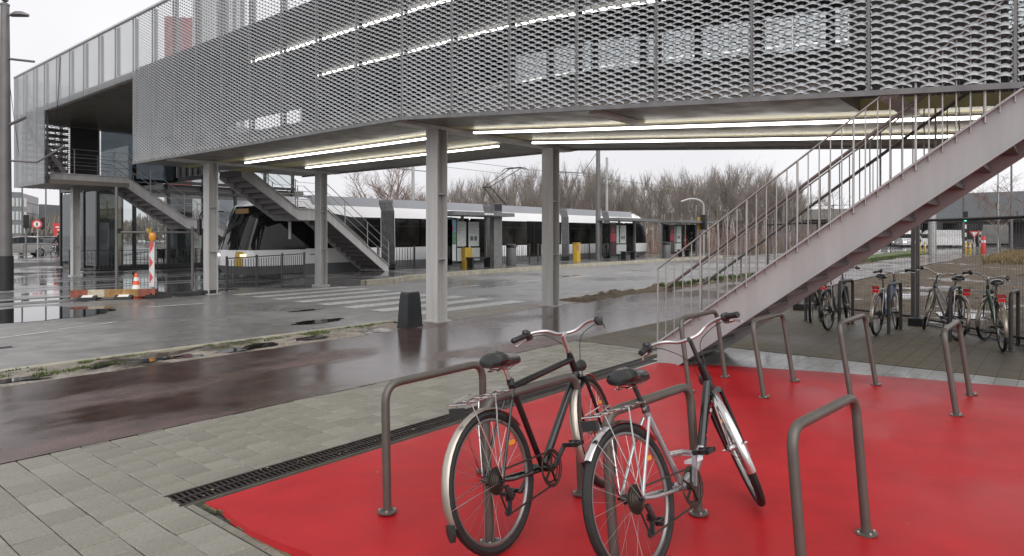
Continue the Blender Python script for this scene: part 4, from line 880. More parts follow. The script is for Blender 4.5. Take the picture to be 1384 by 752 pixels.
MB().box((-.19, -.19, 0), (.19, .19, .035)).build('foot', 'cone', T); MB().lathe([(.14, .035), (.105, .22)], n=18).build('cone_body', 'cone', T, True); MB().lathe([(.106, .221), (.082, .34)], n=18).build('white_band', 'sign_white', T, True); MB().lathe([(.083, .341), (.065, .44)], n=18).build('cone_body', 'cone', T, True); MB().lathe([(.066, .441), (.048, .53)], n=18).build('white_band', 'sign_white', T, True); MB().lathe([(.049, .531), (.03, .64)], n=18).build('cone_body', 'cone', T, True)
T = empty('kerb_barrier', (6.5, 18.3, 0), 'low timber and cream traffic barrier block with two black feet', 'barrier', rz=R(-37))
for k, m_ in enumerate(('brick_red', 'cream_block', 'wood_block', 'wood_block', 'brick_red')): MB().box((-.95 + k * .38, -.09, .06), (-.575 + k * .38, .09, .24)).build('block', m_, T)
for x in (-.55, .25): f_ = MB().prism([(-.25, .0), (.2, 0), (.2, .07), (-.0, .14), (-.25, .06)], 'x', x - .2, x + .2).build('foot', 'foot_rubber', T); 
for f_, x in zip([c for c in T.children if c.name.startswith('foot')], (-.55, .25)): MB().quad((x - .12, -.235, .072), (x + .12, -.235, .072), (x + .12, -.06, .128), (x - .12, -.06, .128)).build('white_plate', 'sign_white', f_)
T = empty('rubber_base', (8.1, 17.9, 0), 'heavy black rubber base blocks lying by the column', 'base block'); MB().box((-.3, -.22, 0), (.3, .22, .09)).build('block', 'foot_rubber', T); MB().box((.36, -.15, 0), (.8, .25, .11)).build('block', 'foot_rubber', T)
T = empty('pipe_frame', (8.3, 20.2, 0), 'grey two post pipe frame with crossbar standing in front of the lift', 'barrier frame')
MB().tube([(-.95, .35, 0), (-.95, .35, 2.95)], .04, 8).build('post', 'pole', T); MB().tube([(.85, -.35, 0), (.85, -.35, 1.85)], .04, 8).build('post', 'pole', T); MB().tube([(-.95, .35, 1.68), (.85, -.35, 1.68)], .03, 8).build('crossbar', 'pole', T)
for x in (-.9, -.2): MB().boxc((x, 0.35 - (x + .95) * .39, 1.72), (.1, .08, .14)).build('clamp', 'yellow' if x > -.5 else 'black_part', T)
# ================================================================ POLES, MASTS, WIRES
def tpole(name, label, x, y, h, r0, r1, m='pole', sleeve=None, extra=None, cat='pole', group=None, z=0):
    T = empty(name, (x, y, z), label, cat, group)
    MB().lathe([(r0, 0), (r0, .05), (r1, h)], n=14).build('shaft', m, T, True)
    if sleeve: MB().lathe([(r0 * 1.12, 0), (r0 * 1.12, sleeve)], n=14).build('base_sleeve', 'pole_black', T, True)
    MB().lathe([(r1 * 1.1, h), (r1 * 1.1, h + .05), (r1 * .4, h + .1)], n=12).build('cap', m, T, True)
    return T
T = tpole('lamp_mast', 'tall tapered grey mast with black foot carrying lamp and wire brackets', 5.47, 23.5, 8.2, .19, .11, 'pole', 1.0, cat='mast')
MB().lathe([(.02, 8.3), (.08, 8.34), (.1, 8.42), (.06, 8.5)], n=12).build('finial', 'pole', T, True)
MB().tube([(0, 0, 7.9), (.16, -.19, 7.95)], .03, 8).build('lamp_bracket', 'pole', T); lm = MB(); lm.loft([[(.12 + d * .38 + a * .6, -.14 - d * .42 + a * .5, 7.93 + b) for a, b in ((-w, 0), (-w * .5, h_), (w * .5, h_), (w, 0), (0, -.05))] for d, w, h_ in ((0, .08, .05), (.25, .16, .1), (.6, .17, .1), (.85, .06, .04))]).build('lamp_head', 'pole', T, True)
MB().tube([(-.4, .45, 6.75), (.55, -.62, 6.6)], .035, 8).build('wire_bracket', 'pole', T); MB().tube([(0, 0, 3.75), (.6, -.7, 3.7), (1.1, -1.25, 4.15)], .03, 8).build('wire_bracket', 'pole', T); MB().tube([(-.3, .35, 4.6), (.0, -.0, 4.72), (.4, -.42, 5.0)], .045, 8).build('wire_bracket', 'pole', T)
def wire(name, pts, r, label, group='overhead tram wires'):
    tag(MB().tube(pts, r, 4).build(name, 'pole_black'), label, 'wire', group)
def sag(a, b, s, n=10): return [tuple(a[i] + (b[i] - a[i]) * t / n - (s * 4 * (t / n) * (1 - t / n) if i == 2 else 0) for i in range(3)) for t in range(n + 1)]
wire('overhead_wire', sag((13.2, 23.75, 5.42), (34.0, 23.75, 5.40), .04), .010, 'thin overhead contact wire above the tram roof')
wire('overhead_wire', sag((34.0, 23.75, 5.40), (90, 23.75, 5.5), .1), .012, 'thin overhead contact wire leading from the mast into the trees')
wire('overhead_wire', sag((13.2, 27.4, 5.6), (90, 27.4, 5.6), .15), .010, 'thin overhead contact wire above the second tram track')
wire('span_wire', sag((5.5, 23.5, 6.8), (7.55, 30.5, 4.6), .1), .008, 'thin stay wire slanting from the lamp mast to the mesh wall')
wire('span_wire', sag((6.5, 22.3, 6.75), (7.55, 26.5, 4.5), .1), .008, 'thin stay wire hanging from the mast bracket')
T = tpole('catenary_mast', 'tall grey catenary mast with cross arm in front of the tram', 33.2, 21.0, 8.6, .16, .11, 'pole', cat='mast')
MB().tube([(-2.8, .9, 5.15), (2.6, 2.6, 5.55)], .035, 6).build('cross_arm', 'pole', T); MB().tube([(0, .1, 6.4), (1.4, 2.0, 5.45)], .018, 6).build('stay', 'pole', T)
T = tpole('catenary_mast', 'pale distant catenary mast between the bare trees', 48.0, 29.5, 8, .13, .1, 'galv', cat='mast')
MB().tube([(-2, .2, 5.6), (2, -.2, 5.6)], .03, 6).build('cross_arm', 'pole', T)
T = tpole('catenary_mast', 'pale thin mast rising behind the tram roof', 30.5, 34.0, 9, .12, .09, 'galv', cat='mast')
MB().tube([(-1.5, 0, 6), (1.5, 0, 6)], .03, 6).build('cross_arm', 'pole', T)
# ================================================================ GLASS LIFT HALL
T = empty('glass_hall', (11.2, 33.7, 0), 'dark framed glass lift hall with panels coloured as if lit beyond the stair', 'glass hall'); M = WM(T)
MB(M).box((11.3, 34.0, -.02), (22, 38.5, .06)).build('floor', 'concrete_dark', T)
for k, x in enumerate((11.2, 12.75, 14.3, 16.0, 17.7, 19.4, 21.1)):
    MB(M).box((x, 33.62, .06), (x + .13, 33.78, 7.0)).build('mullion', 'black_part', T)
    if x < 21: MB(M).box((x + .135, 33.69, .2), (x + 1.5 if k < 2 else x + 1.66, 33.71, 3.6)).build('glass_pane', 'glass', T); MB(M).box((x + .135, 33.69, 4.3), (x + 1.5 if k < 2 else x + 1.66, 33.71, 6.95)).build('glass_pane', 'glass', T)
for z in (.06, 3.62, 4.12): MB(M).box((11.15, 33.60, z), (21.3, 33.80, z + .14)).build('transom', 'black_part', T)
MB(M).box((11.2, 33.9, 3.7), (22, 38.6, 4.1)).build('upper_floor', 'concrete_dark', T); MB(M).box((11.0, 33.5, 7.02), (22.2, 38.8, 7.3)).build('roof', 'concrete_dark', T)
for y in (35.2, 36.7, 38.4): MB(M).box((11.18, y, .06), (11.3, y + .12, 7.0)).build('mullion', 'black_part', T); MB(M).box((11.23, y - 1.36, .2), (11.25, y - .02, 3.6)).build('glass_pane', 'glass', T)
MB(M).box((11.5, 35.9, .06), (12.9, 36.1, 3.6)).build('lift_shaft_panel', 'concrete_dark', T); dr_ = MB(M).box((11.7, 35.86, .1), (12.5, 35.895, 2.2)).build('lift_door', 'galv', T)
MB(M).box((11.55, 35.85, 2.4), (12.8, 35.895, 3.5)).build('glow_tint_panel', 'glow_yellow', T); MB(M).box((13.2, 36.3, .06), (13.3, 38.2, 3.6)).build('inner_panel', 'glow_yellow', T); MB(M).box((16.2, 36.9, .06), (17.0, 38, 3.6)).build('inner_core', 'dark_wall', T)  # lit look of the yellow panels is colour only, no lamp behind them
for x in (14.6, 15.1, 15.6, 18, 18.5): c = MB(M).box((x, 35.0, .42), (x + .36, 35.4, .47)).box((x, 35.36, .47), (x + .36, 35.41, .9)).build('chair', 'black_part', T); MB(M).box((x + .15, 35.18, .06), (x + .2, 35.23, .42)).build('chair_leg', 'black_part', c)
T = empty('noise_wall', (24, 41, 0), 'long plain grey wall standing behind the tram nose', 'wall'); 
for k in range(9): MB().box((-3.4 + k * 3, 0, 0), (-.42 + k * 3, .18, 4.0)).build('panel', 'tram_grey', T)
MB().box((-3.5, -.04, 4.0), (23.7, .22, 4.15)).build('coping', 'concrete', T)
railing([(13.0, 25.9), (19.0, 25.9)], 'low bar railing standing behind the tram front', 1.0, 0)
railing([(9.5, 31.5), (20, 31.8)], 'low bar railing crossing in front of the glass lift hall', 1.0, 0)
# ================================================================ WIRE FENCE
T = empty('wire_fence', (14.0, 2.13, 0), 'tall grey wire mesh site fence behind the parked bicycles', 'fence'); M = WM(T)
fp = [(26.0, 9.35), (19.5, 6.75), (16.7, 5.66), (15.2, 4.5), (14.0, 2.13), (12.0, .42), (10.2, -1.1), (8.0, -3.0)]
for i, ((xa, ya), (xb, yb)) in enumerate(zip(fp, fp[1:])):
    if i < 2: continue
    Lg = math.hypot(xb - xa, yb - ya); d = Vector((xb - xa, yb - ya, 0)) / Lg
    P = lambda s, z: Vector((xa, ya, 0)) + d * s + Vector((0, 0, z))
    for s_ in (.0, .13) if i == 4 else (.0,): MB(M).boxc(P(s_, 1.0), (.06, .06, 2.0)).build('post', 'pole', T)
    MB(M).tube([P(.05, 1.86), P(Lg - .05, 1.86)], .024, 8).build('top_tube', 'pole_black', T); MB(M).tube([P(.05, .12), P(Lg - .05, .12)], .02, 8).build('bottom_tube', 'pole_black', T)
    wm = MB(M); n_ = int(Lg / .06)
    for k in range(n_): wm.tube([P((k + .5) * .06, .13), P((k + .5) * .06, 1.85)], .0024, 3, caps=False)
    for k in range(9): wm.tube([P(.04, .2 + k * .2), P(Lg - .04, .2 + k * .2)], .0018, 3, caps=False)
    w_ = wm.build('wire_mesh', 'pole', T); w_['kind'] = 'stuff'
    MB(M).boxc(P(Lg * .02 + .1, .07), (.7, .22, .13)).build('foot_block', 'pole_black', T)
# low dark edging grate along the fence foot
T = empty('edging_grate', (13, 1.2, 0), 'thin dark slotted edging along the foot of the wire fence', 'edging')
e_ = MB()
for k in range(70):
    t = k / 70; x, y = 13.9 - 3.6 * t, 1.95 - 3.05 * t; e_.boxc((x - 13, y - 1.2, .012), (.025, .10, .02))
o = e_.build('edging_slots', 'grate', T); o['kind'] = 'stuff'
MB().beam((.88, .80, .003), (-2.7, -2.25, .003), .09, .008).build('edging_tray', 'grate', T)
# ================================================================ TREES
def tree_mesh(seed, H, spread, levels=4, pale=False, birch=False):
    rg = random.Random(seed); tr = MB(); cr = MB()
    def grow(p, d, ln, r, lv, mb):
        n_ = 4 if lv == 0 else 3; pts = [p]; q = p; dd = d
        for k in range(n_):
            dd = (dd + Vector((rg.uniform(-1, 1), rg.uniform(-1, 1), rg.uniform(-.4, .7))) * (.07 if lv == 0 else .16)).normalized(); q = q + dd * ln / n_; pts.append(q)
        rs = [r * (1 - .55 * k / n_) for k in range(n_ + 1)]
        mb.tube(pts, rs, 6 if lv == 0 else (4 if lv == 1 else 3), caps=False)
        if lv >= levels: return
        kids = (9 if lv == 0 else 6) if lv < levels - 1 else 3
        for k in range(kids):
            t = rg.uniform(.4, 1.0) if lv == 0 else rg.uniform(.2, 1.); idx = min(n_ - 1, int(t * n_)); f = t * n_ - idx; b = pts[idx].lerp(pts[idx + 1], f)
            a = rg.uniform(0, 6.28); up = rg.uniform(.35, 1.0); out = Vector((math.cos(a), math.sin(a), 0)); nd = (out * spread + dd * up + Vector((0, 0, .35 if not birch else .05))).normalized()
            grow(b, nd, ln * (.48 if lv == 0 else .58) * rg.uniform(.7, 1.15), max(.005, r * .42), lv + 1, cr)
    grow(Vector((0, 0, -.2)), Vector((0, 0, 1)), H * .78, H * .016, 0, tr)
    return tr.mesh('trunk', 'bark_pale' if pale else 'bark', True), cr.mesh('crown', 'twig' if birch else 'twig_grey')
TV = [tree_mesh(s_, H_, sp_, 4, p_, b_) for s_, H_, sp_, p_, b_ in ((1, 10, .42, False, False), (2, 11, .34, True, False), (3, 9, .5, True, False), (4, 10.5, .5, True, True), (5, 8.5, .75, False, True), (6, 11, .32, True, False))]
def ray(u): k = (u - 692) / 902; c, s_ = math.cos(YAW), math.sin(YAW); return Vector((c + k * s_, s_ - k * c, 0))
random.seed(77)
def tree(x, y, v, sc, label, group):
    T = empty('bare_tree', (x, y, 0), label, 'tree', group, rz=rnd(0, 6.28)); T.scale = (sc * rnd(.9, 1.1), sc * rnd(.9, 1.1), sc); put('trunk', TV[v][0], T); put('crown', TV[v][1], T)
WL = 'pale trunked slim leafless tree in the bare wood behind the tram stop'
for k in range(165):
    u = 540 + 545 * (k + rnd(0, 1)) / 165; d = rnd(62, 104); p = ray(u) * d; hgt = (.58 if u < 640 else .69 + .05 * math.sin(u / 37)) * d / 84
    if u < 620: hgt *= .9
    v_ = random.choice((0, 1, 2, 5, 5, 1)); tree(p.x, p.y, v_, hgt * rnd(.82, 1.08), WL if v_ else 'dark trunked leafless tree in the bare wood behind the tram stop', 'bare wood behind the tram stop')
for u, d, sc in ((480, 62, .70), (500, 60, .78), (523, 60, .86), (535, 64, .85), (552, 66, .72), (565, 70, .7)): p = ray(u) * d; tree(p.x, p.y, 3 if sc > .75 else 4, sc * d / 70, 'reddish fine twigged leafless birch showing above the tram roof', 'birches above the tram roof')
for u, d, sc, l in ((1352, 60, .74, 'spreading leafless tree standing before the concrete viaduct'), (1395, 62, .95, 'big leafless tree at the end of the viaduct'), (1130, 100, .6, 'small leafless tree close to the viaduct underpass')): p = ray(u) * d; tree(p.x, p.y, 4, sc * d / 62, l, None)
# undergrowth of the wood
ug = MB()
for k in range(9000):
    u = rnd(470, 1130); d = rnd(58, 102); p = ray(u) * d; h = rnd(.8, 3.6) * (.7 if u < 640 else 1); a = rnd(0, 6.28); w = .035 * rnd(.6, 1.6); lx, ly = rnd(-.35, .35) * h, rnd(-.35, .35) * h
    c, s_ = math.cos(a) * w, math.sin(a) * w; ug.add([(p.x - c, p.y - s_, 0), (p.x + c, p.y + s_, 0), (p.x + lx, p.y + ly, h)], [(0, 1, 2)])
tag(ug.build('undergrowth', 'twig'), 'brown thicket of thin stems under the bare wood', 'undergrowth', kind='stuff')
fl = MB()
fl.poly([tuple(ray(u) * d + Vector((0, 0, -.02))) for u, d in ((430, 56), (700, 56), (900, 58), (1140, 62), (1140, 160), (430, 160))])
struct('wood_floor', fl, 'dirt')
# far wood closing the horizon behind the trees
random.seed(5)
fw_ = MB()
for k in range(16000):
    u = rnd(-60, 1500); d = rnd(150, 190); p = ray(u) * d; top = (7 if 180 < u < 1180 else 5.0) + 1.5 * math.sin(u / 31) + 1.0 * math.sin(u / 11.3); z0 = rnd(0, top * .8); h = rnd(1.5, 3.5); a = rnd(0, 6.28); w = rnd(.12, .35); c, s_ = math.cos(a) * w, math.sin(a) * w; lx, ly = rnd(-.8, .8), rnd(-.8, .8)
    fw_.add([(p.x - c, p.y - s_, z0), (p.x + c, p.y + s_, z0), (p.x + lx, p.y + ly, min(top + 1, z0 + h))], [(0, 1, 2)])
tag(fw_.build('far_wood', 'twig_grey'), 'far grey brown wood closing the horizon', 'wood', kind='stuff')
# ================================================================ RIGHT BACKGROUND: VIADUCT AND JUNCTION
T = empty('viaduct', (108, 0, 0), 'grey concrete road viaduct with dark underpass beyond the muddy field', 'viaduct'); M = WM(T)
MB(M).box((104, -60, 3.6), (105, 13.1, 7.05)).build('parapet_panel', 'office_grey', T); MB(M).box((105.01, -60, 3.3), (118, 13.0, 5.4)).build('deck', 'concrete_dark', T)
MB(M).box((118, 13.2, 4.2), (119, 60, 5.9)).build('parapet_panel', 'concrete', T); MB(M).box((119.01, 13.2, 3.5), (130, 60, 5.2)).build('deck', 'concrete_dark', T); MB(M).box((117.4, 13.2, 6.4), (117.5, 60, 6.5)).build('rail', 'galv', T)
for y in (40, 31, 22, 14, 5, -6, -20): MB(M).box((110, y - .8, 0), (111.2, y + .8, 3.6)).build('pier', 'concrete_dark', T)
MB(M).box((128, -60, 0), (129, 60, 3.55)).build('back_wall', 'dark_wall', T)  # dark sheet added to stand for the shade under the deck
for y0, y1 in ((3, 10.5), (-12, -5)): MB(M).box((126.5, y0, .3), (126.6, y1, 3.2)).build('underpass_light_patch', 'concrete', T)  # pale sheets, brightness under the deck put into their colour
mnd = bumpy('embankment', 56, 80, -40, 1.2, 40, 60, .4, 'hill', .3, base=0, seed=31)
for v_ in mnd.data.vertices:
    x, y, z = v_.co; t = max(0, min(1, (1.2 - y) / 9)) * max(0, min(1, (x - 56) / 6)); v_.co.z = z * t + 2.6 * t * t * (3 - 2 * t)
sp = [(rnd(57, 66), rnd(-12, 1), .1 , 8) for k in range(250)]
tufts('mound_scrub', sp, .4, 1.3, 'dry_grass', 'brown scrub on the mound before the viaduct', .05)
def at(u, d): p = ray(u) * d; return p.x, p.y
T = tpole('lamp_post', 'thick grey mast rising beside the junction traffic lights', *at(1260, 58), 12, .33, .25, 'galv', cat='mast')
T = tpole('lamp_post', 'slim grey lamp post directly behind the green traffic light', *at(1303, 66), 13, .16, .09, 'pole', cat='lamp post'); MB().boxc((-.5, .3, 13.1), (1.1, .3, .1)).build('lamp_head', 'pole', T)
T = tpole('lamp_post', 'lamp post with two heads standing near the spreading tree', *at(1367, 70), 9.6, .15, .08, 'pole', cat='lamp post')
for q in (-1, 1): MB().tube([(0, 0, 9.3), (.3 * q, -.9 * q, 9.9)], .04, 6).boxc((.4 * q, -1.15 * q, 9.9), (.3, .6, .14)).build('lamp_head', 'pole', T)
for u, d, h, l in ((1272, 95, 8.2, 'thin pale post at the corner of the viaduct'), (1300, 92, 5.6, 'short pale lamp post in front of the viaduct panel'), (1349, 80, 14, 'very tall thin mast behind the viaduct'), (1180, 85, 11, 'thin post crossing the stair rails by the junction'), (1120, 70, 8.5, 'thin grey post beyond the far shelter')): tpole('lamp_post', l, *at(u, d), h, .11, .07, 'galv', cat='post')
def signal(u, d, label, col='green_lamp', h=2.9, stripes=True):
    x, y = at(u, d); T = empty('traffic_light', (x, y, 0), label, 'traffic light'); n_ = 8
    for k in range(n_): MB().lathe([(.07, k * h / n_), (.07, (k + 1) * h / n_ - .001)], n=8).build('pole_band', ('black_part' if k % 2 else 'sign_white') if stripes and k > 1 else ('yellow' if stripes else 'pole'), T)
    hd = MB().boxc((0, 0, h + .35), (.3, .34, .95)).build('signal_head', 'black_part', T)
    for k, m_ in enumerate(('red_lamp', 'lens_amber', 'green_lamp')): MB().lathe([(.10, -.02), (.10, .0)], (-.17, 0, h + .65 - k * .3), 10, 'x').build('lens', m_ if m_ == col else 'black_part', hd)
signal(1305, 60, 'striped traffic light showing green at the junction'); signal(1244, 64, 'striped pole traffic light beside the thick grey mast', 'none', 2.4); signal(1325, 63, 'striped pole traffic light next to the red barrier', 'none', 2.2)
def post_(u, d, h, m_, label, r=.10, group='yellow posts at the junction', name='marker_post', cat='post'):
    x, y = at(u, d); T = empty(name, (x, y, 0), label, cat, group); MB().lathe([(r, 0), (r, h * .9), (r * .6, h)], n=10).build('shaft', m_, T, True); MB().lathe([(r * 1.02, h * .6), (r * 1.02, h * .75)], n=10).build('band', 'sign_white', T)
YL = 'short yellow marker post with pale band at the junction'
for u, d in ((1305.5, 58), (1311, 57.5), (1243, 61), (1250, 62), (1317, 62)): post_(u, d, .95, 'yellow', YL)
post_(1329, 62, 1.5, 'sign_red', 'red barrier post beside the striped pole', .2, None, 'barrier_post')
x, y = at(1317, 57); T = empty('give_way_sign', (x, y, 0), 'red edged triangular give way sign on a thin post', 'road sign'); MB().lathe([(.035, 0), (.035, 1.6)], n=8).build('post', 'galv', T)
MB().prism([(-.38, 1.95), (.38, 1.95), (0, 1.3)], 'x', -.03, -.01).build('plate', 'sign_red', T); pl = [c for c in T.children if c.name.startswith('plate')][0]; MB().prism([(-.22, 1.86), (.22, 1.86), (0, 1.48)], 'x', -.034, -.031).build('centre', 'sign_white', pl)
x, y = at(951, 46); T = empty('signal_post', (x, y, 0), 'white curved top post with a yellow backed signal behind the shelter', 'signal post')
MB().tube(rounded([(0, 0, 0), (0, 0, 3.9), (-.5, .6, 4.15), (-1.0, 1.2, 3.9)], .5), .07, 8).build('curved_post', 'galv', T, True); MB().boxc((0, 0, 2.5), (.3, .35, 1.0)).build('signal_head', 'black_part', T); MB().boxc((.05, .3, 2.4), (.05, .3, .9)).build('backing', 'yellow', T)
# ================================================================ VEHICLES
def car(u, d, heading, col, label, lamps=None, kind='car', sc=1.):
    x, y = at(u, d); T = empty('van' if kind == 'van' else 'car', (x, y, 0), label, kind, rz=heading); T.scale = (sc,) * 3
    if kind == 'car': prof = [(-2.1, .75, .82), (-2.05, .98, .84), (-1.3, 1.02, .87), (-.8, 1.0, .88), (.8, .95, .88), (1.5, .88, .86), (2.0, .78, .78), (2.12, .6, .7)]; cab = [(-1.75, 1.0, .74, 0), (-1.25, 1.42, .64, 0), (-.2, 1.47, .64, 0), (.35, 1.40, .63, 0), (1.05, .96, .74, 0)]
    else: prof = [(-2.5, 1.0, .95), (-2.45, 1.15, .96), (1.2, 1.15, .96), (2.2, 1.05, .94), (2.5, .8, .85)]; cab = [(-2.45, 1.1, .95, 0), (-2.4, 2.25, .88, 0), (1.2, 2.28, .88, 0), (1.9, 1.7, .88, 0), (2.25, 1.08, .9, 0)]
    MB().loft([[(a, -w, .28), (a, -w, h * .55), (a, -w * .96, h), (a, w * .96, h), (a, w, h * .55), (a, w, .28)] for a, h, w in prof]).build('body', col, T, True)
    gh = []
    for a, h, w, _ in cab: gh.append([(a, -w - (.1 if h < 1.1 else 0), h * .99 if h < 1.1 else .94), (a, -w, h), (a, w, h), (a, w + (.1 if h < 1.1 else 0), h * .99 if h < 1.1 else .94)])
    MB().loft(gh).build('glasshouse', 'car_glass' if kind == 'car' else col, T, True)
    if kind == 'car': MB().loft([[(a, -w * .97, h + .004), (a, w * .97, h + .004), (a, w * .9, h + .03), (a, -w * .9, h + .03)] for a, h, w, _ in cab[1:4]]).build('roof', col, T, True)
    else: MB().box((1.28, -.9, 1.2), (2.2, .9, 1.75)).build('windscreen', 'car_glass', T)
    wb_ = 1.3 if kind == 'car' else 1.6
    for a in (-wb_, wb_):
        for q in (-1, 1): wh = MB().lathe([(.30, -.1), (.32, -.06), (.32, .06), (.30, .1)], (a, q * .78, .32), 18, 'y').build('wheel', 'tyre', T, True); MB().lathe([(.2, q * .102 - .004), (.2, q * .102 + .004)], (a, q * .78, .32), 14, 'y').build('rim', 'rim', wh)
    for q in (-1, 1):
        MB().boxc((-2.07 if kind == 'car' else -2.47, q * .66, .82), (.08, .28, .16)).build('tail_lamp', 'red_lamp' if lamps == 'rear' else 'lens_red', T); MB().boxc((2.06 if kind == 'car' else 2.46, q * .58, .66), (.1, .3, .13)).build('headlamp', 'white_lamp' if lamps == 'front' else 'chrome', T)
    MB().boxc((-2.115 if kind == 'car' else -2.51, 0, .66), (.02, .5, .11)).build('number_plate', 'sign_white', T); MB().boxc((-2.09, 0, .42), (.09, 1.5, .14)).build('rear_bumper', 'black_part' if col == 'car_silver' else col, T)
vd = lambda u: math.atan2(ray(u).y, ray(u).x)
car(22, 50, vd(30) + R(100), 'car_silver', 'silver car waiting sideways behind the lamp mast'); car(52, 56, vd(52) + R(22), 'car_dark', 'dark estate car with red tail lamps lit near the cyclist', 'rear'); car(106, 58, vd(106) + R(80), 'car_dark', 'black car partly hidden behind the far column'); car(40, 66, vd(40) + R(60), 'car_white', 'white car further back in the left hand queue'); car(75, 70, vd(75) + R(75), 'car_white', 'white car passing behind the cyclist')
car(125, 60, vd(120) + R(85), 'car_red', 'dark red car seen through the glass hall corner'); car(17, 75, vd(20) + R(90), 'car_red', 'red car far behind the lamp mast')
car(1195, 98, vd(1195) + R(180), 'car_dark', 'dark car with headlamps on coming out of the underpass', 'front'); car(1166, 100, vd(1166) + R(150), 'car_red', 'dark red car beside the underpass', None); car(1222, 92, vd(1222) + R(195), 'car_white', 'white van like car approaching the yellow posts', 'front', 'van'); car(1268, 88, vd(1268) + R(100), 'car_white', 'white van crossing behind the thick grey mast', None, 'van'); car(1252, 96, vd(1252) + R(180), 'car_silver', 'silver car with bright headlamps by the yellow posts', 'front'); car(1060, 84, vd(1060) + R(110), 'van_blue', 'blue van seen between the stair balusters', None, 'van', .8); car(1290, 94, vd(1290) + R(95), 'car_silver', 'silver car leaving under the viaduct panel')
# ================================================================ LEFT BACKGROUND
struct('far_pavement', MB().prism([(9, 44.5), (12.0, 49.8), (18.5, 61.3), (30, 82), (34, 80), (20, 55), (13.5, 43)], 'z', -.03, .10), 'platform')
T = empty('office_building', (46, 180, 0), 'pale office block with grey glazed end beyond the car queue', 'building', rz=0); M = WM(T)
def facing(u0, u1, d0, d1, z1, name, m_, T, M):
    a = ray(u0) * d0; b = ray(u1) * d1; dirn = (b - a).normalized(); back = Vector((-dirn.y, dirn.x, 0)); back = back if back.dot(a) > 0 else -back
    pts = [a, b, b + back * 14, a + back * 14]; o = MB(M).prism([(p.x, p.y) for p in pts], 'z', 0, z1).build(name, m_, T); return a, b, dirn, back, o
a, b, dn, bk, o = facing(12, 31, 148, 150, 11.2, 'wall', 'office_grey', T, M)
for r_ in range(3):
    for c in range(4): p = a + dn * (.5 + c * .75) - bk * .06; q = p + dn * .5; MB(M).prism([(p.x, p.y), (q.x, q.y), (q.x + bk.x * .05, q.y + bk.y * .05), (p.x + bk.x * .05, p.y + bk.y * .05)], 'z', 2 + r_ * 3, 3.9 + r_ * 3).build('window', 'poster', T)
a, b, dn, bk, o = facing(31.2, 52, 150, 168, 11.0, 'wall', 'office_white', T, M)
for r_ in range(4): p = a + dn * .3 - bk * .06; q = b - dn * .3 - bk * .06; MB(M).prism([(p.x, p.y), (q.x, q.y), (q.x + bk.x * .05, q.y + bk.y * .05), (p.x + bk.x * .05, p.y + bk.y * .05)], 'z', 1.8 + r_ * 2.4, 2.0 + r_ * 2.4).build('floor_band', 'office_grey', T)
facing(52.2, 57, 160, 160, 9.0, 'stair_tower', 'office_grey', T, M)
x, y = ray(240).x * 190, ray(240).y * 190
T = empty('red_tower', (x, y, 0), 'red clad tower seen through the mesh parapet', 'building'); a, b, dn, bk, o = facing(222, 262, 190, 192, 64, 'wall', 'red_brick', T, WM(T))
for k in range(3): p = a + dn * (1 + 2.6 * k) - bk * .1; q = p + dn * 1.6; MB(WM(T)).prism([(p.x, p.y), (q.x, q.y), (q.x + bk.x * .08, q.y + bk.y * .08), (p.x + bk.x * .08, p.y + bk.y * .08)], 'z', 30, 61).build('window_strip', 'car_red', T)
x, y = ray(305).x * 170, ray(305).y * 170
T = empty('pale_tower', (x, y, 0), 'pale grey tower rising behind the mesh parapet', 'building'); a, b, dn, bk, o = facing(288, 332, 170, 176, 72, 'wall', 'pale_tower', T, WM(T))
for k in range(4): p = a + dn * (1 + 2 * k) - bk * .1; q = p + dn * .9; MB(WM(T)).prism([(p.x, p.y), (q.x, q.y), (q.x + bk.x * .08, q.y + bk.y * .08), (p.x + bk.x * .08, p.y + bk.y * .08)], 'z', 30, 70).build('window_strip', 'office_grey', T)
x, y = at(51, 46); T = empty('round_sign', (x, y, 0), 'round red ringed traffic sign on a post over the cars', 'road sign'); MB().lathe([(.04, 0), (.04, 2.2)], n=8).build('post', 'galv', T)
Mx = Matrix.Translation((-.06, -.06, 2.35)) @ Matrix.Rotation(vd(51), 4, 'Z'); d_ = MB(Mx).lathe([(.30, -.012), (.30, 0)], n=20, ax='x').build('disc', 'sign_red', T); MB(Mx).lathe([(.20, -.018), (.20, -.013)], n=20, ax='x').build('centre', 'sign_white', d_); MB(Mx).boxc((-.022, 0, 0), (.006, .08, .24)).build('symbol', 'black_part', d_)
x, y = at(86, 50); T = empty('red_board', (x, y, 0), 'red site notice board standing behind the cyclist', 'notice board'); MB().lathe([(.04, 0), (.04, 1.6)], n=8).build('post', 'galv', T); Mx = Matrix.Translation((0, 0, 2.0)) @ Matrix.Rotation(vd(86), 4, 'Z'); d_ = MB(Mx).boxc((-.06, 0, 0), (.04, 1.25, .95)).build('board', 'sign_red', T)
for k in range(3): MB(Mx).boxc((-.085, .05, .2 - k * .2), (.006, .9 - .2 * k, .09)).build('text_line', 'sign_white', d_)
for u, d, l in ((35, 47, 'dark traffic light head by the office end'), (57, 55, 'dark traffic light on a tall post by the stair tower')): signal(u, d, l, 'none', 2.2, False)
for u, d, l in ((62, 60, 'thin tall lamp post behind the dark car'), (88, 62, 'thin tall lamp post behind the red board'), (30, 58, 'thin tall lamp post before the pale office')): tpole('lamp_post', l, *at(u, d), 9, .08, .05, 'pole', cat='lamp post')
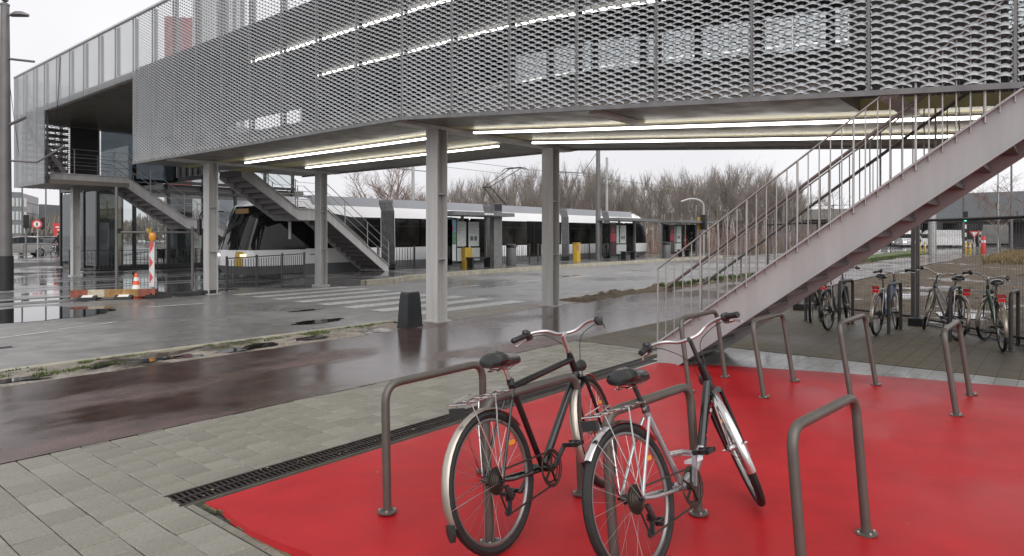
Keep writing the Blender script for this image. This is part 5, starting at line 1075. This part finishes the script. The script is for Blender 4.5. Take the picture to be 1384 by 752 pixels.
for k, u in enumerate((43, 66, 92)):
    x, y = at(u, 45); T = empty('hoop_barrier', (x, y, .0), 'small grey hoop barrier on the far kerb', 'barrier', 'hoop barriers on the far kerb'); MB().tube(rounded([(-.5, -.1, 0), (-.5, -.1, 1), (.5, .1, 1), (.5, .1, 0)], .1, 3), .03, 6).tube([(-.5, -.1, .5), (.5, .1, .5)], .02, 6).build('hoop', 'pole', T)
# cyclist
x, y = at(80, 44); hd_ = vd(80) + R(150)
bicycle('bicycle', 'pale bicycle ridden by the person in dark jacket', (x - .5 * math.cos(hd_), y - .5 * math.sin(hd_), .0), hd_, 0, 0, dict(type='mixte', frame='silver_paint', bar='flat', guard='chrome', saddle_z=.92), 'ridden bicycle', False)
P = empty('person', (x, y, 0), 'person in dark jacket and trousers riding a pale bicycle', 'person', rz=hd_)
sk = [(-.22, 0, 1.0), (-.14, 0, 1.22), (-.02, 0, 1.42), (.04, 0, 1.52), (.08, 0, 1.60), (.10, 0, 1.72), (.02, .19, 1.40), (.16, .24, 1.18), (.34, .25, 1.06), (.02, -.19, 1.40), (.16, -.24, 1.18), (.34, -.25, 1.06), (-.18, .10, .95), (.16, .12, .78), (.02, .12, .36), (.14, .13, .30), (-.18, -.10, .95), (.10, -.12, .66), (-.06, -.12, .22), (.06, -.13, .16)]
ed = [(0, 1), (1, 2), (2, 3), (3, 4), (4, 5), (2, 6), (6, 7), (7, 8), (2, 9), (9, 10), (10, 11), (0, 12), (12, 13), (13, 14), (14, 15), (0, 16), (16, 17), (17, 18), (18, 19)]
rd = [.15, .16, .17, .07, .085, .09, .085, .06, .045, .085, .06, .045, .11, .085, .055, .05, .11, .085, .055, .05]
me = bpy.data.meshes.new('body'); me.from_pydata(sk, ed, []); me.materials.append(MT['jacket']); bd = put('body', me, P); md = bd.modifiers.new('skin', 'SKIN')
for i, r_ in enumerate(rd): me.skin_vertices[0].data[i].radius = (r_, r_); 
me.skin_vertices[0].data[0].use_root = True
bd.modifiers.new('sub', 'SUBSURF').levels = 2; bd.modifiers['sub'].render_levels = 2
MB().lathe([(.01, 1.84), (.09, 1.80), (.115, 1.72), (.105, 1.64), (.06, 1.6)], (.085, 0, 0), 12).build('hair', 'hair', P, True)
MB().lathe([(.02, 1.77), (.075, 1.73), (.08, 1.66), (.05, 1.58)], (.135, 0, 0), 12).build('face', 'skin', P, True)
MB().lathe([(.16, .62), (.17, .8), (.19, .98), (.20, 1.02)], (-.16, 0, 0), 10).build('trousers_top', 'trousers', P, True)
